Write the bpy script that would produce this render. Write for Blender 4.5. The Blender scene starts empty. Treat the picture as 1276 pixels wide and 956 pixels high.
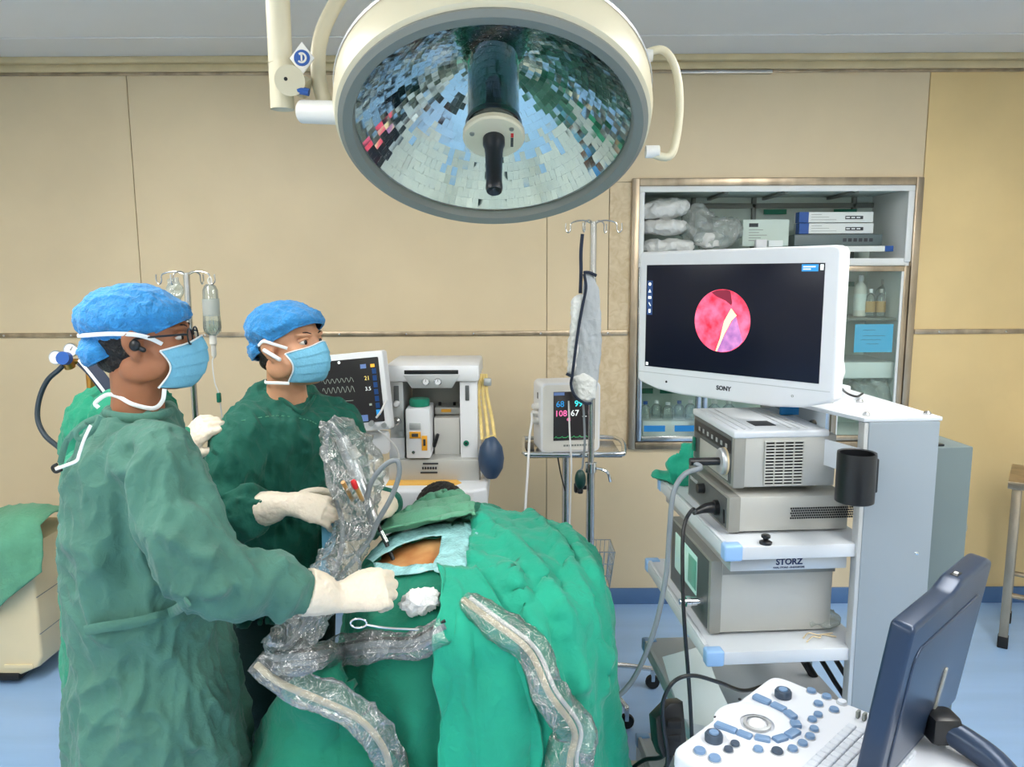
import bpy, bmesh, math, random
import numpy as np
from mathutils import Vector, Matrix, Euler
from mathutils.bvhtree import BVHTree

random.seed(7)
scene = bpy.context.scene
COL = scene.collection

# ------------------------------------------------------------------ camera
FPX, CXP, CYP, EYE = 957.0, 638.0, 478.0, 1.70
PITCH = math.radians(8.2)
cam_data = bpy.data.cameras.new('camera')
cam_data.sensor_width = 36.0
cam_data.lens = 36.0 * FPX / 1276.0
cam_data.clip_start = 0.05
cam = bpy.data.objects.new('camera', cam_data)
COL.objects.link(cam)
cam.location = (0, 0, EYE)
cam.rotation_euler = (math.pi / 2 - PITCH, math.radians(0.25), 0)
scene.camera = cam

# ------------------------------------------------------------------ world, exposure
world = bpy.data.worlds.new('world')
scene.world = world
world.use_nodes = True
world.node_tree.nodes['Background'].inputs[0].default_value = (0.8, 0.85, 0.9, 1)
world.node_tree.nodes['Background'].inputs[1].default_value = 0.15
scene.view_settings.view_transform = 'Standard'
scene.view_settings.look = 'None'
scene.view_settings.gamma = 1.0
scene.view_settings.exposure = 0.0
scene.view_settings.use_curve_mapping = False
LAMP_STRENGTH = 15.0
CEIL = 2.70
WALL_Y = 3.78

# ------------------------------------------------------------------ geometry helpers
CP, SP = math.cos(PITCH), math.sin(PITCH)
def ray(px, py):
    x, y = (px - CXP) / FPX, -(py - CYP) / FPX
    return Vector((x, CP + y * SP, -SP + y * CP))
def W(px, py, Y):
    """the point of the room at depth Y seen at a place of the photograph"""
    d = ray(px, py); return Vector((0, 0, EYE)) + d * (Y / d.y)
def WZ(px, py, Z):
    d = ray(px, py); return Vector((0, 0, EYE)) + d * ((Z - EYE) / d.z)
def project(P):
    P = np.asarray(P, float).reshape(-1, 3) - np.array([0, 0, EYE])
    fwd = P[:, 1] * CP - P[:, 2] * SP
    up = P[:, 1] * SP + P[:, 2] * CP
    return np.stack([CXP + FPX * P[:, 0] / fwd, CYP - FPX * up / fwd], 1)

_rng = np.random.RandomState(3)
_G = _rng.normal(size=(256, 3)); _G /= np.linalg.norm(_G, axis=1)[:, None]
_PERM = _rng.permutation(256)
def perlin(P, seed=0):
    P = np.asarray(P, float) + seed * 17.31
    I = np.floor(P).astype(int); F = P - I
    U = F * F * F * (F * (F * 6 - 15) + 10)
    out = np.zeros(len(P))
    for dx in (0, 1):
        for dy in (0, 1):
            for dz in (0, 1):
                h = _PERM[(_PERM[(_PERM[(I[:, 0] + dx) & 255] + I[:, 1] + dy) & 255] + I[:, 2] + dz) & 255]
                g = _G[h]
                d = g[:, 0] * (F[:, 0] - dx) + g[:, 1] * (F[:, 1] - dy) + g[:, 2] * (F[:, 2] - dz)
                w = (U[:, 0] if dx else 1 - U[:, 0]) * (U[:, 1] if dy else 1 - U[:, 1]) * (U[:, 2] if dz else 1 - U[:, 2])
                out += w * d
    return out
def ridged(P, seed=0):
    return (1 - np.clip(np.abs(perlin(P, seed)) * 2.6, 0, 1)) ** 2
def displace(me, fn):
    n = len(me.vertices)
    co = np.empty(n * 3); me.vertices.foreach_get('co', co); co = co.reshape(-1, 3)
    no = np.empty(n * 3); me.vertices.foreach_get('normal', no); no = no.reshape(-1, 3)
    co2 = co + no * np.asarray(fn(co, no))[:, None]
    me.vertices.foreach_set('co', co2.ravel()); me.update()
    return me
def cloth_noise(co, amp=0.006, scale=9.0, stretch=(1, 1, 0.45), seed=0):
    S = np.array(stretch)
    warp = np.stack([perlin(co * 3.1, seed + 1), perlin(co * 3.1, seed + 2), perlin(co * 3.1, seed + 3)], 1) * 0.09
    p = (co + warp) * S
    tent = lambda q, s: 1 - np.clip(np.abs(perlin(q, s)) * 2.4, 0, 1)
    return amp * (1.0 * (tent(p * scale * .8, seed) - .5) + .95 * (tent(p * scale * 1.8, seed + 5) ** 1.5 - .4) + .60 * (tent(p * scale * 3.7, seed + 7) ** 1.5 - .4) + .9 * perlin(p * scale * .5, seed + 9))

def smooth_path(pts, sub=6):
    pts = [Vector(p) for p in pts]
    if len(pts) < 3 or sub < 2: return pts, [i for i in range(len(pts))]
    out, par = [], []
    for i in range(len(pts) - 1):
        p0 = pts[i - 1] if i else pts[0] * 2 - pts[1]
        p1, p2 = pts[i], pts[i + 1]
        p3 = pts[i + 2] if i + 2 < len(pts) else p2 * 2 - p1
        for k in range(sub):
            t = k / sub
            out.append(0.5 * ((2 * p1) + (p2 - p0) * t + (2 * p0 - 5 * p1 + 4 * p2 - p3) * t * t + (3 * p1 - p0 - 3 * p2 + p3) * t ** 3))
            par.append(i + t)
    out.append(pts[-1]); par.append(len(pts) - 1)
    return out, par

class MB:
    """collects shapes; build() links them as one mesh object"""
    def __init__(self): self.v, self.f = [], []
    def add(self, verts, faces):
        o = len(self.v)
        self.v += [tuple(p) for p in verts]
        self.f += [tuple(i + o for i in f) for f in faces]
        return self
    def bm(self, bm):
        bm.verts.ensure_lookup_table(); bm.verts.index_update()
        self.add([v.co[:] for v in bm.verts], [[v.index for v in f.verts] for f in bm.faces])
        bm.free(); return self
    def box(self, c, s, r=0.003, seg=2, rot=None):
        bm = bmesh.new(); bmesh.ops.create_cube(bm, size=1)
        bmesh.ops.scale(bm, vec=s, verts=bm.verts)
        r = min(r, min(s) * .45)
        if r > 0: bmesh.ops.bevel(bm, geom=bm.edges[:], offset=r, segments=seg, profile=.5, affect='EDGES')
        if rot is not None: bmesh.ops.rotate(bm, cent=(0, 0, 0), matrix=rot, verts=bm.verts)
        bmesh.ops.translate(bm, vec=Vector(c), verts=bm.verts)
        return self.bm(bm)
    def span(self, a, b, r=0.003, seg=2):
        a, b = Vector(a), Vector(b)
        return self.box((a + b) / 2, [abs(q) for q in (b - a)], r, seg)
    def prism(self, poly, M, depth, r=0.0, seg=2):
        """2-D outline extruded from z=0 to z=depth in the frame M"""
        bm = bmesh.new()
        f = bm.faces.new([bm.verts.new((p[0], p[1], 0)) for p in poly])
        ex = bmesh.ops.extrude_face_region(bm, geom=[f])
        bmesh.ops.translate(bm, vec=(0, 0, depth), verts=[e for e in ex['geom'] if isinstance(e, bmesh.types.BMVert)])
        bmesh.ops.recalc_face_normals(bm, faces=bm.faces)
        if r > 0:
            eds = [e for e in bm.edges if abs(e.verts[0].co.z - e.verts[1].co.z) < 1e-6]
            bmesh.ops.bevel(bm, geom=eds, offset=r, segments=seg, profile=.5, affect='EDGES')
        bmesh.ops.transform(bm, matrix=M, verts=bm.verts)
        return self.bm(bm)
    def tube(self, pts, r, n=10, sub=6, ry=None, up=None, caps=True, round_cap=False):
        P, par = smooth_path(pts, sub)
        R = r if isinstance(r, (list, tuple)) else [r] * len(pts)
        R2 = ry if isinstance(ry, (list, tuple)) else ([ry] * len(pts) if ry is not None else R)
        xs = list(range(len(pts)))
        ra = np.interp(par, xs, R); rb = np.interp(par, xs, R2)
        if round_cap:
            t0 = (P[0] - P[1]).normalized(); t1 = (P[-1] - P[-2]).normalized()
            a0, b0, a1, b1 = ra[0], rb[0], ra[-1], rb[-1]
            pre = [(P[0] + t0 * a0 * s, c) for s, c in ((.97, .25), (.8, .6), (.45, .89))]
            post = [(P[-1] + t1 * a1 * s, c) for s, c in ((.45, .89), (.8, .6), (.97, .25))]
            ra = np.concatenate([[a0 * c for _, c in pre], ra, [a1 * c for _, c in post]])
            rb = np.concatenate([[b0 * c for _, c in pre], rb, [b1 * c for _, c in post]])
            P = [p for p, _ in pre] + P + [p for p, _ in post]
        T = []
        for i in range(len(P)):
            a = P[max(i - 1, 0)]; b = P[min(i + 1, len(P) - 1)]
            d = b - a
            T.append(d.normalized() if d.length > 1e-9 else Vector((0, 0, 1)))
        u = Vector(up) if up is not None else (Vector((0, 0, 1)) if abs(T[0].z) < .9 else Vector((1, 0, 0)))
        verts = []
        for i, p in enumerate(P):
            if up is not None: u = Vector(up)
            s = T[i].cross(u)
            if s.length < 1e-6: s = T[i].orthogonal()
            s.normalize(); u = s.cross(T[i]).normalized()
            for k in range(n):
                a = 2 * math.pi * k / n
                verts.append(p + s * (math.cos(a) * ra[i]) + u * (math.sin(a) * rb[i]))
        m = len(P)
        faces = [(i * n + k, i * n + (k + 1) % n, (i + 1) * n + (k + 1) % n, (i + 1) * n + k) for i in range(m - 1) for k in range(n)]
        if caps:
            faces.append(tuple(range(n - 1, -1, -1))); faces.append(tuple((m - 1) * n + k for k in range(n)))
        return self.add(verts, faces)
    def lathe(self, prof, M=Matrix.Identity(4), n=32, cap0=False, cap1=False):
        verts = []
        for r, h in prof:
            for k in range(n):
                a = 2 * math.pi * k / n
                verts.append(M @ Vector((r * math.cos(a), r * math.sin(a), h)))
        m = len(prof)
        faces = [(i * n + k, i * n + (k + 1) % n, (i + 1) * n + (k + 1) % n, (i + 1) * n + k) for i in range(m - 1) for k in range(n)]
        if cap0: faces.append(tuple(range(n - 1, -1, -1)))
        if cap1: faces.append(tuple((m - 1) * n + k for k in range(n)))
        return self.add(verts, faces)
    def ell(self, c, r, M=Matrix.Identity(4), n=24, m=14):
        prof = [(math.sin(math.pi * i / m), -math.cos(math.pi * i / m)) for i in range(1, m)]
        verts = []
        for q, h in prof:
            for k in range(n):
                a = 2 * math.pi * k / n
                verts.append(M @ Vector((c[0] + r[0] * q * math.cos(a), c[1] + r[1] * q * math.sin(a), c[2] + r[2] * h)))
        mm = len(prof)
        faces = [(i * n + k, i * n + (k + 1) % n, (i + 1) * n + (k + 1) % n, (i + 1) * n + k) for i in range(mm - 1) for k in range(n)]
        b, t = len(verts), len(verts) + 1
        verts += [M @ Vector((c[0], c[1], c[2] - r[2])), M @ Vector((c[0], c[1], c[2] + r[2]))]
        faces += [(b, (k + 1) % n, k) for k in range(n)] + [(t, (mm - 1) * n + k, (mm - 1) * n + (k + 1) % n) for k in range(n)]
        return self.add(verts, faces)
    def loft(self, rings, caps=True):
        n = len(rings[0]); verts = [p for r in rings for p in r]; m = len(rings)
        faces = [(i * n + k, i * n + (k + 1) % n, (i + 1) * n + (k + 1) % n, (i + 1) * n + k) for i in range(m - 1) for k in range(n)]
        if caps:
            faces.append(tuple(range(n - 1, -1, -1))); faces.append(tuple((m - 1) * n + k for k in range(n)))
        return self.add(verts, faces)
    def grid(self, rows):
        n = len(rows[0]); verts = [p for r in rows for p in r]
        return self.add(verts, [(i * n + k, i * n + k + 1, (i + 1) * n + k + 1, (i + 1) * n + k) for i in range(len(rows) - 1) for k in range(n - 1)])
    def ribbon(self, pts, w, side, t=0.0015, sub=6):
        """a flat strip of cloth of some thickness along a path"""
        return self.tube(pts, w / 2, n=8, sub=sub, ry=t, up=side)
    def mesh(self, name):
        me = bpy.data.meshes.new(name); me.from_pydata(self.v, [], self.f); me.update()
        bm = bmesh.new(); bm.from_mesh(me)
        bmesh.ops.recalc_face_normals(bm, faces=bm.faces)
        bm.to_mesh(me); bm.free()
        return me
    def build(self, name, mt, parent=None, world=False, sharp=35):
        return link(name, self.mesh(name), mt, parent, world, sharp)
    def union(self, name, voxel, smooth=4):
        """one continuous surface around everything collected"""
        me = self.mesh(name)
        ob = bpy.data.objects.new('work', me); COL.objects.link(ob)
        md = ob.modifiers.new('r', 'REMESH'); md.mode = 'VOXEL'; md.voxel_size = voxel
        if smooth:
            sm = ob.modifiers.new('s', 'SMOOTH'); sm.iterations = smooth; sm.factor = .5
        dg = bpy.context.evaluated_depsgraph_get(); dg.update()
        out = bpy.data.meshes.new_from_object(ob.evaluated_get(dg))
        bpy.data.objects.remove(ob); out.name = name
        return out

def link(name, me, mt, parent=None, world=False, sharp=35):
    ob = bpy.data.objects.new(name, me); COL.objects.link(ob)
    if mt is not None:
        me.materials.clear(); me.materials.append(mt)
    me.polygons.foreach_set('use_smooth', [sharp is not None] * len(me.polygons))
    if sharp is not None and sharp < 180: me.set_sharp_from_angle(angle=math.radians(sharp))
    if parent is not None:
        ob.parent = parent
        if world:
            M = parent.matrix_basis.copy()
            if parent.parent is not None: M = parent.parent.matrix_basis @ parent.matrix_parent_inverse @ M
            ob.matrix_parent_inverse = M.inverted()
    return ob
def tag(o, label, cat=None, group=None, kind=None):
    o['label'] = label
    if cat: o['category'] = cat
    if group: o['group'] = group
    if kind: o['kind'] = kind
    return o
def thing(name, label, cat, loc=(0, 0, 0), rz=0.0, group=None, M=None):
    o = bpy.data.objects.new(name, None); COL.objects.link(o)
    o.empty_display_size = .05
    if M is not None: o.matrix_basis = M
    else:
        o.location = loc; o.rotation_euler = (0, 0, rz)
        o.matrix_basis = Matrix.Translation(Vector(loc)) @ Matrix.Rotation(rz, 4, 'Z')
    return tag(o, label, cat, group)
def structure(o, label=None):
    o['kind'] = 'structure'
    if label: o['label'] = label
    return o
def frame(origin, x, z):
    """matrix with the given x axis and (roughly) the given z axis"""
    x = Vector(x).normalized(); z = Vector(z); y = z.cross(x).normalized(); z = x.cross(y)
    return Matrix(((x.x, y.x, z.x, origin[0]), (x.y, y.y, z.y, origin[1]), (x.z, y.z, z.z, origin[2]), (0, 0, 0, 1)))
def rrect(w, h, r, n=5, cx=0, cy=0):
    out = []
    for (sx, sy, a0) in ((1, 1, 0), (-1, 1, 90), (-1, -1, 180), (1, -1, 270)):
        for k in range(n + 1):
            a = math.radians(a0 + 90 * k / n)
            out.append((cx + sx * (w / 2 - r) + r * math.cos(a), cy + sy * (h / 2 - r) + r * math.sin(a)))
    return out
def text(name, body, size, M, mt, parent, world=False, depth=0.0006, align='CENTER', bold=0.0):
    cu = bpy.data.curves.new(name, 'FONT'); cu.body = body; cu.size = size
    cu.align_x = align; cu.align_y = 'CENTER'; cu.extrude = depth; cu.offset = bold; cu.resolution_u = 3
    ob = bpy.data.objects.new('work', cu); COL.objects.link(ob)
    dg = bpy.context.evaluated_depsgraph_get(); dg.update()
    me = bpy.data.meshes.new_from_object(ob.evaluated_get(dg))
    bpy.data.objects.remove(ob)
    me.transform(M)
    return link(name, me, mt, parent, world, None)

# ------------------------------------------------------------------ materials
def lin(c):
    return tuple(((v / 255) / 12.92 if v / 255 <= .04045 else ((v / 255 + .055) / 1.055) ** 2.4) for v in c[:3]) + (1.0,)
def mat(name, col, rough=.5, metal=0.0, var=0.0, vscale=6.0, bump=0.0, bscale=60.0, coat=0.0, emit=0.0, col2=None, stretch=(1, 1, 1), sheen=0.0, detail=5.0, sss=0.0, spec=.5, distort=0.0, crease=0.0, cscale=9.0):
    m = bpy.data.materials.new(name); m.use_nodes = True
    nt = m.node_tree; b = nt.nodes['Principled BSDF']
    c = lin(col)
    b.inputs['Base Color'].default_value = c
    b.inputs['Roughness'].default_value = rough
    b.inputs['Metallic'].default_value = metal
    b.inputs['Coat Weight'].default_value = coat
    b.inputs['Sheen Weight'].default_value = sheen
    b.inputs['Specular IOR Level'].default_value = spec
    if sss:
        b.inputs['Subsurface Weight'].default_value = sss
        b.inputs['Subsurface Radius'].default_value = (.02, .008, .004)
        b.inputs['Subsurface Scale'].default_value = .3
    if emit:
        b.inputs['Emission Color'].default_value = c; b.inputs['Emission Strength'].default_value = emit
    if var or bump or col2 or crease:
        tc = nt.nodes.new('ShaderNodeTexCoord'); mp = nt.nodes.new('ShaderNodeMapping')
        mp.inputs['Scale'].default_value = stretch
        nt.links.new(tc.outputs['Object'], mp.inputs[0])
    if var or col2:
        nz = nt.nodes.new('ShaderNodeTexNoise'); nz.inputs['Scale'].default_value = vscale
        nz.inputs['Detail'].default_value = detail; nz.inputs['Distortion'].default_value = distort
        nt.links.new(mp.outputs[0], nz.inputs['Vector'])
        rp = nt.nodes.new('ShaderNodeValToRGB')
        rp.color_ramp.elements[0].position = .32; rp.color_ramp.elements[1].position = .68
        c2 = lin(col2) if col2 else tuple(min(1, q * (1 + var)) for q in c[:3]) + (1,)
        c1 = c if col2 else tuple(q * (1 - var) for q in c[:3]) + (1,)
        rp.color_ramp.elements[0].color = c1; rp.color_ramp.elements[1].color = c2
        nt.links.new(nz.outputs[0], rp.inputs[0]); nt.links.new(rp.outputs[0], b.inputs['Base Color'])
    if bump:
        n2 = nt.nodes.new('ShaderNodeTexNoise'); n2.inputs['Scale'].default_value = bscale
        n2.inputs['Detail'].default_value = 6; n2.inputs['Distortion'].default_value = .6
        nt.links.new(mp.outputs[0], n2.inputs['Vector'])
        bp = nt.nodes.new('ShaderNodeBump'); bp.inputs['Strength'].default_value = bump; bp.inputs['Distance'].default_value = .02
        nt.links.new(n2.outputs[0], bp.inputs['Height']); nt.links.new(bp.outputs[0], b.inputs['Normal'])
        if crease:
            n3 = nt.nodes.new('ShaderNodeTexNoise'); n3.noise_type = 'RIDGED_MULTIFRACTAL'; n3.inputs['Scale'].default_value = cscale
            n3.inputs['Detail'].default_value = 4; n3.inputs['Distortion'].default_value = .8
            nt.links.new(mp.outputs[0], n3.inputs['Vector'])
            b3 = nt.nodes.new('ShaderNodeBump'); b3.inputs['Strength'].default_value = crease; b3.inputs['Distance'].default_value = .02
            nt.links.new(n3.outputs[0], b3.inputs['Height']); nt.links.new(b3.outputs[0], bp.inputs['Normal'])
    return m
def clear(name, tint=(245, 250, 250), gloss=.12, rough=.06, haze=.0, facing=.0, bump=0.0, bscale=40):
    m = bpy.data.materials.new(name); m.use_nodes = True; nt = m.node_tree
    nt.nodes.remove(nt.nodes['Principled BSDF']); out = nt.nodes['Material Output']
    tr = nt.nodes.new('ShaderNodeBsdfTransparent'); tr.inputs[0].default_value = lin(tint)
    gl = nt.nodes.new('ShaderNodeBsdfGlossy'); gl.inputs['Roughness'].default_value = rough
    mx = nt.nodes.new('ShaderNodeMixShader'); mx.inputs[0].default_value = gloss
    if bump:
        tc = nt.nodes.new('ShaderNodeTexCoord'); n2 = nt.nodes.new('ShaderNodeTexNoise')
        n2.inputs['Scale'].default_value = bscale; n2.inputs['Detail'].default_value = 4; n2.inputs['Distortion'].default_value = 1.0
        nt.links.new(tc.outputs['Object'], n2.inputs['Vector'])
        bp = nt.nodes.new('ShaderNodeBump'); bp.inputs['Strength'].default_value = bump; bp.inputs['Distance'].default_value = .02
        nt.links.new(n2.outputs[0], bp.inputs['Height']); nt.links.new(bp.outputs[0], gl.inputs['Normal'])
    if facing:
        lw = nt.nodes.new('ShaderNodeFresnel'); lw.inputs[0].default_value = 1.45
        ad = nt.nodes.new('ShaderNodeMath'); ad.operation = 'MULTIPLY_ADD'
        ad.inputs[1].default_value = facing; ad.inputs[2].default_value = gloss; ad.use_clamp = True
        nt.links.new(lw.outputs[0], ad.inputs[0]); nt.links.new(ad.outputs[0], mx.inputs[0])
    nt.links.new(tr.outputs[0], mx.inputs[1]); nt.links.new(gl.outputs[0], mx.inputs[2])
    last = mx
    if haze:
        df = nt.nodes.new('ShaderNodeBsdfDiffuse'); df.inputs[0].default_value = (.9, .92, .92, 1)
        m2 = nt.nodes.new('ShaderNodeMixShader'); m2.inputs[0].default_value = haze
        nt.links.new(mx.outputs[0], m2.inputs[1]); nt.links.new(df.outputs[0], m2.inputs[2]); last = m2
    nt.links.new(last.outputs[0], out.inputs['Surface'])
    return m
M_ = {}
def defmats():
    g = M_
    g['wall'] = mat('wall_laminate', (222, 203, 168), .45, var=.06, vscale=1.6, bump=.03, bscale=25)
    g['wall_y'] = mat('wall_laminate_yellower', (230, 202, 146), .45, var=.07, vscale=1.8, bump=.03, bscale=25)  # a yellower tone than the other wall panels
    g['wall_stain'] = mat('wall_laminate_stained', (222, 204, 172), .5, vscale=26, col2=(203, 181, 143), detail=8, distort=1.0)
    g['wall_side'] = mat('wall_side_paint', (228, 224, 212), .6, var=.03)
    g['ceil'] = mat('ceiling_paint', (230, 231, 230), .7, var=.03, vscale=1.2)
    g['cornice'] = mat('cornice_paint', (214, 198, 158), .5, var=.08, vscale=9)
    g['floor'] = mat('floor_vinyl', (154, 190, 234), .28, var=.05, vscale=3.0, stretch=(.4, 3, 1), bump=.02, bscale=30)
    g['base_blue'] = mat('baseboard_vinyl', (84, 118, 162), .4, var=.07, vscale=8)
    g['steel'] = mat('stainless_steel', (205, 205, 205), .25, 1.0, var=.06, vscale=20)
    g['steel_brown'] = mat('tarnished_steel', (176, 160, 138), .35, .85, var=.25, vscale=14, stretch=(1, 1, .3))
    g['chrome'] = mat('chrome', (225, 228, 230), .1, 1.0)
    g['white'] = mat('white_plastic', (228, 230, 234), .35, var=.02, vscale=8)
    g['white_w'] = mat('warm_white_plastic', (226, 224, 218), .4)
    g['white_p'] = mat('white_painted_metal', (208, 213, 219), .4, var=.02, vscale=5)
    g['grey_p'] = mat('grey_painted_metal', (138, 149, 158), .4, var=.02, vscale=3)
    g['grey_d'] = mat('dark_grey_painted_metal', (100, 114, 116), .45, var=.03)
    g['dev_side'] = mat('device_light_grey', (188, 188, 183), .4, .15, var=.02)
    g['dev_front'] = mat('device_dark_grey', (92, 96, 98), .4, .2, var=.05, vscale=12)
    g['dev_mid'] = mat('device_mid_grey', (150, 150, 144), .4, .2)
    g['silver'] = mat('silver_plastic', (190, 193, 195), .35, .4)
    g['black'] = mat('black_plastic', (22, 24, 28), .35)
    g['black_r'] = mat('black_rubber', (18, 18, 20), .6)
    g['navy'] = mat('navy_plastic', (42, 58, 82), .3, .25, var=.04, vscale=5)
    g['apron_grey'] = mat('pale_grey_apron_cloth', (186, 192, 198), .7, var=.05, bump=.3, bscale=40)
    g['navy_cloth'] = mat('navy_cloth', (32, 42, 62), .8)
    g['blue_cap'] = mat('blue_corner_plastic', (150, 190, 235), .35)
    g['cream'] = mat('cream_enamel', (216, 207, 178), .35, var=.02)
    g['beige'] = mat('beige_plastic', (236, 218, 178), .45, var=.03)
    g['gasket'] = mat('grey_gasket', (128, 130, 122), .5)
    g['mirror'] = mat('mirror_facets', (208, 214, 216), .06, 1.0)
    g['filter'] = mat('dark_filter_glass', (10, 34, 34), .06, .3, coat=1.0)
    g['skin'] = mat('skin_tan', (162, 106, 74), .5, var=.06, vscale=30, sss=.15, bump=.03, bscale=180)
    g['skin2'] = mat('skin_light', (204, 150, 116), .5, var=.06, vscale=30, sss=.15, bump=.03, bscale=180)
    g['skin_iod'] = mat('skin_with_iodine', (232, 186, 128), .4, vscale=9, col2=(192, 118, 62), sss=.1, detail=6)
    g['hair'] = mat('black_hair', (24, 20, 19), .55, var=.4, vscale=120, bump=.6, bscale=160)
    g['eye_white'] = mat('eye_white', (225, 222, 215), .2)
    g['iris'] = mat('dark_iris', (22, 14, 10), .1)
    g['gown1'] = mat('faded_green_cotton', (70, 118, 104), .85, var=.10, vscale=7, bump=.35, bscale=34, sheen=.1, crease=.8, cscale=8)
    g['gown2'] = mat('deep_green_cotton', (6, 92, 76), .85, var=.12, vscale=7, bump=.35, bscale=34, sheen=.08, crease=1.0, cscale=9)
    g['scrub'] = mat('bright_green_cotton', (12, 132, 100), .85, var=.10, vscale=7, bump=.3, bscale=34, sheen=.1, crease=.6, cscale=8)
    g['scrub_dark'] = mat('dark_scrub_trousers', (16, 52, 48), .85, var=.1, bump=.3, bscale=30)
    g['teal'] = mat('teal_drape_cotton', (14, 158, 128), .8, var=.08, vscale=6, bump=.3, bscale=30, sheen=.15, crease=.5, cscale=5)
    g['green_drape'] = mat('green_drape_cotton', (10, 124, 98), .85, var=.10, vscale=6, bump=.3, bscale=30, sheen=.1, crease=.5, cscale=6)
    g['towel'] = mat('faded_green_towel', (98, 164, 132), .85, var=.08, vscale=14, bump=.4, bscale=60, sheen=.1)
    g['incise'] = mat('pale_blue_adhesive_film', (160, 214, 216), .18, var=.14, vscale=40, bump=.5, bscale=90, coat=.4)
    g['cap'] = mat('blue_nonwoven', (44, 138, 204), .8, var=.16, vscale=60, bump=.5, bscale=110, sheen=.2)
    g['mask'] = mat('mask_blue', (118, 186, 216), .75, var=.05, vscale=40, bump=.2, bscale=120)
    g['mask_w'] = mat('mask_white', (232, 236, 238), .8, bump=.15, bscale=120)
    g['glove'] = mat('latex_glove', (232, 218, 198), .45, var=.05, vscale=25, bump=.25, bscale=70, sss=.08)
    g['gauze'] = mat('white_gauze', (240, 240, 238), .9, bump=.7, bscale=90)
    g['plastic'] = clear('clear_plastic_sleeve', (248, 251, 251), .15, .05, haze=.055, facing=.8, bump=1.0, bscale=34)
    g['plastic_bag'] = clear('clear_plastic_bag', (232, 240, 236), .12, .15, haze=.22, facing=.5, bump=.8, bscale=30)
    g['glass'] = clear('window_glass', (246, 252, 249), .05, .02)
    g['lens'] = clear('spectacle_lens', (240, 245, 245), .06, .02)
    g['bottle'] = clear('clear_bottle', (236, 244, 244), .1, .05, haze=.1, facing=.7)
    g['tube_cream'] = mat('cream_hose', (222, 204, 170), .4)
    g['cable_grey'] = mat('grey_cable', (128, 136, 142), .45)
    g['cable_white'] = mat('white_cable', (225, 225, 225), .45)
    g['yellow_hose'] = mat('yellow_latex_hose', (232, 206, 132), .5, var=.1, vscale=40)
    g['orange'] = mat('orange_label', (240, 172, 48), .5)
    g['yellow_mat'] = mat('yellow_tray_mat', (240, 186, 88), .5)
    g['bag_blue'] = mat('slate_blue_rubber', (46, 68, 96), .4, var=.1, vscale=20)
    g['red'] = mat('red_plastic', (220, 36, 44), .35)
    g['amber'] = mat('amber_plastic', (196, 150, 84), .35)
    g['green_l'] = mat('green_label', (12, 116, 92), .6)
    g['blue_l'] = mat('blue_label', (24, 128, 200), .6)
    g['blue_note'] = mat('blue_paper', (74, 184, 236), .7)
    g['emblem'] = mat('emblem_blue', (34, 84, 160), .4)
    g['print'] = mat('printed_ink', (28, 44, 84), .6)
    g['print_d'] = mat('printed_dark', (50, 54, 60), .6)
    g['paper'] = mat('white_carton', (232, 238, 236), .7)
    g['paper_g'] = mat('pale_green_carton', (206, 222, 214), .7)
    g['cab_back'] = mat('cabinet_green_grey', (200, 216, 210), .5, var=.05)
    g['cab_white'] = mat('cabinet_white', (232, 236, 236), .45)
    g['cab_grey'] = mat('cabinet_grey', (130, 136, 132), .5)
    g['wrap'] = mat('white_wrapped_cloth', (228, 230, 228), .7, var=.05, bump=.5, bscale=50)
    g['screen'] = mat('dark_screen', (14, 18, 34), .3, emit=.25, spec=.25)
    g['screen2'] = mat('dark_brown_screen', (44, 42, 44), .2, emit=.35)
    g['scr_blue'] = mat('screen_blue', (40, 140, 205), .3, emit=.6)
    g['scr_navy'] = mat('screen_navy', (26, 60, 110), .3, emit=.5)
    g['scr_slate'] = mat('screen_slate', (96, 120, 168), .3, emit=.5)
    g['scr_white'] = mat('screen_white', (225, 230, 230), .3, emit=.8)
    g['scr_line'] = mat('screen_trace', (150, 160, 150), .3, emit=.5)
    g['scr_cyan'] = mat('screen_cyan', (70, 220, 225), .3, emit=.8)
    g['scr_pink'] = mat('screen_pink', (240, 110, 170), .3, emit=.8)
    g['scr_green'] = mat('screen_green', (60, 190, 110), .3, emit=.7)
    g['scr_yellow'] = mat('screen_yellow', (235, 210, 120), .3, emit=.8)
    g['scr_orange'] = mat('screen_orange', (230, 170, 60), .3, emit=.8)
    g['scr_teal'] = mat('screen_pale_teal', (168, 206, 196), .2, emit=.35)
    g['endo_red'] = mat('endoscope_tissue', (232, 22, 52), .5, vscale=26, col2=(250, 112, 150), emit=0, detail=3)
    g['endo_purple'] = mat('endoscope_purple', (150, 92, 160), .5, vscale=40, col2=(196, 130, 186), detail=3)
    g['endo_dark'] = mat('endoscope_dark_tissue', (122, 26, 52), .5)
    g['endo_cream'] = mat('endoscope_cream', (250, 238, 176), .5)
    for k, s in (('endo_red', .85), ('endo_purple', .8), ('endo_dark', .8), ('endo_cream', .95)):
        nt = g[k].node_tree; b = nt.nodes['Principled BSDF']; b.inputs['Emission Strength'].default_value = s
        src = b.inputs['Base Color'].links
        if src: nt.links.new(src[0].from_socket, b.inputs['Emission Color'])
        else: b.inputs['Emission Color'].default_value = b.inputs['Base Color'].default_value
    g['knob_blue'] = mat('console_blue_key', (112, 142, 178), .35, emit=0)
    g['knob_dark'] = mat('console_dark_key', (62, 76, 94), .35)
    g['key_grey'] = mat('console_key_pale', (206, 212, 222), .4)
    g['console'] = mat('console_white', (216, 220, 228), .35)
    g['sheet'] = mat('brown_card', (168, 110, 70), .8)
    g['cylinder'] = mat('oxygen_cylinder_blue', (40, 86, 120), .4)
    g['brass'] = mat('brass', (190, 140, 70), .35, 1.0)
    g['diffuser'] = mat('lamp_diffuser', (255, 252, 245), .5, emit=LAMP_STRENGTH)
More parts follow.
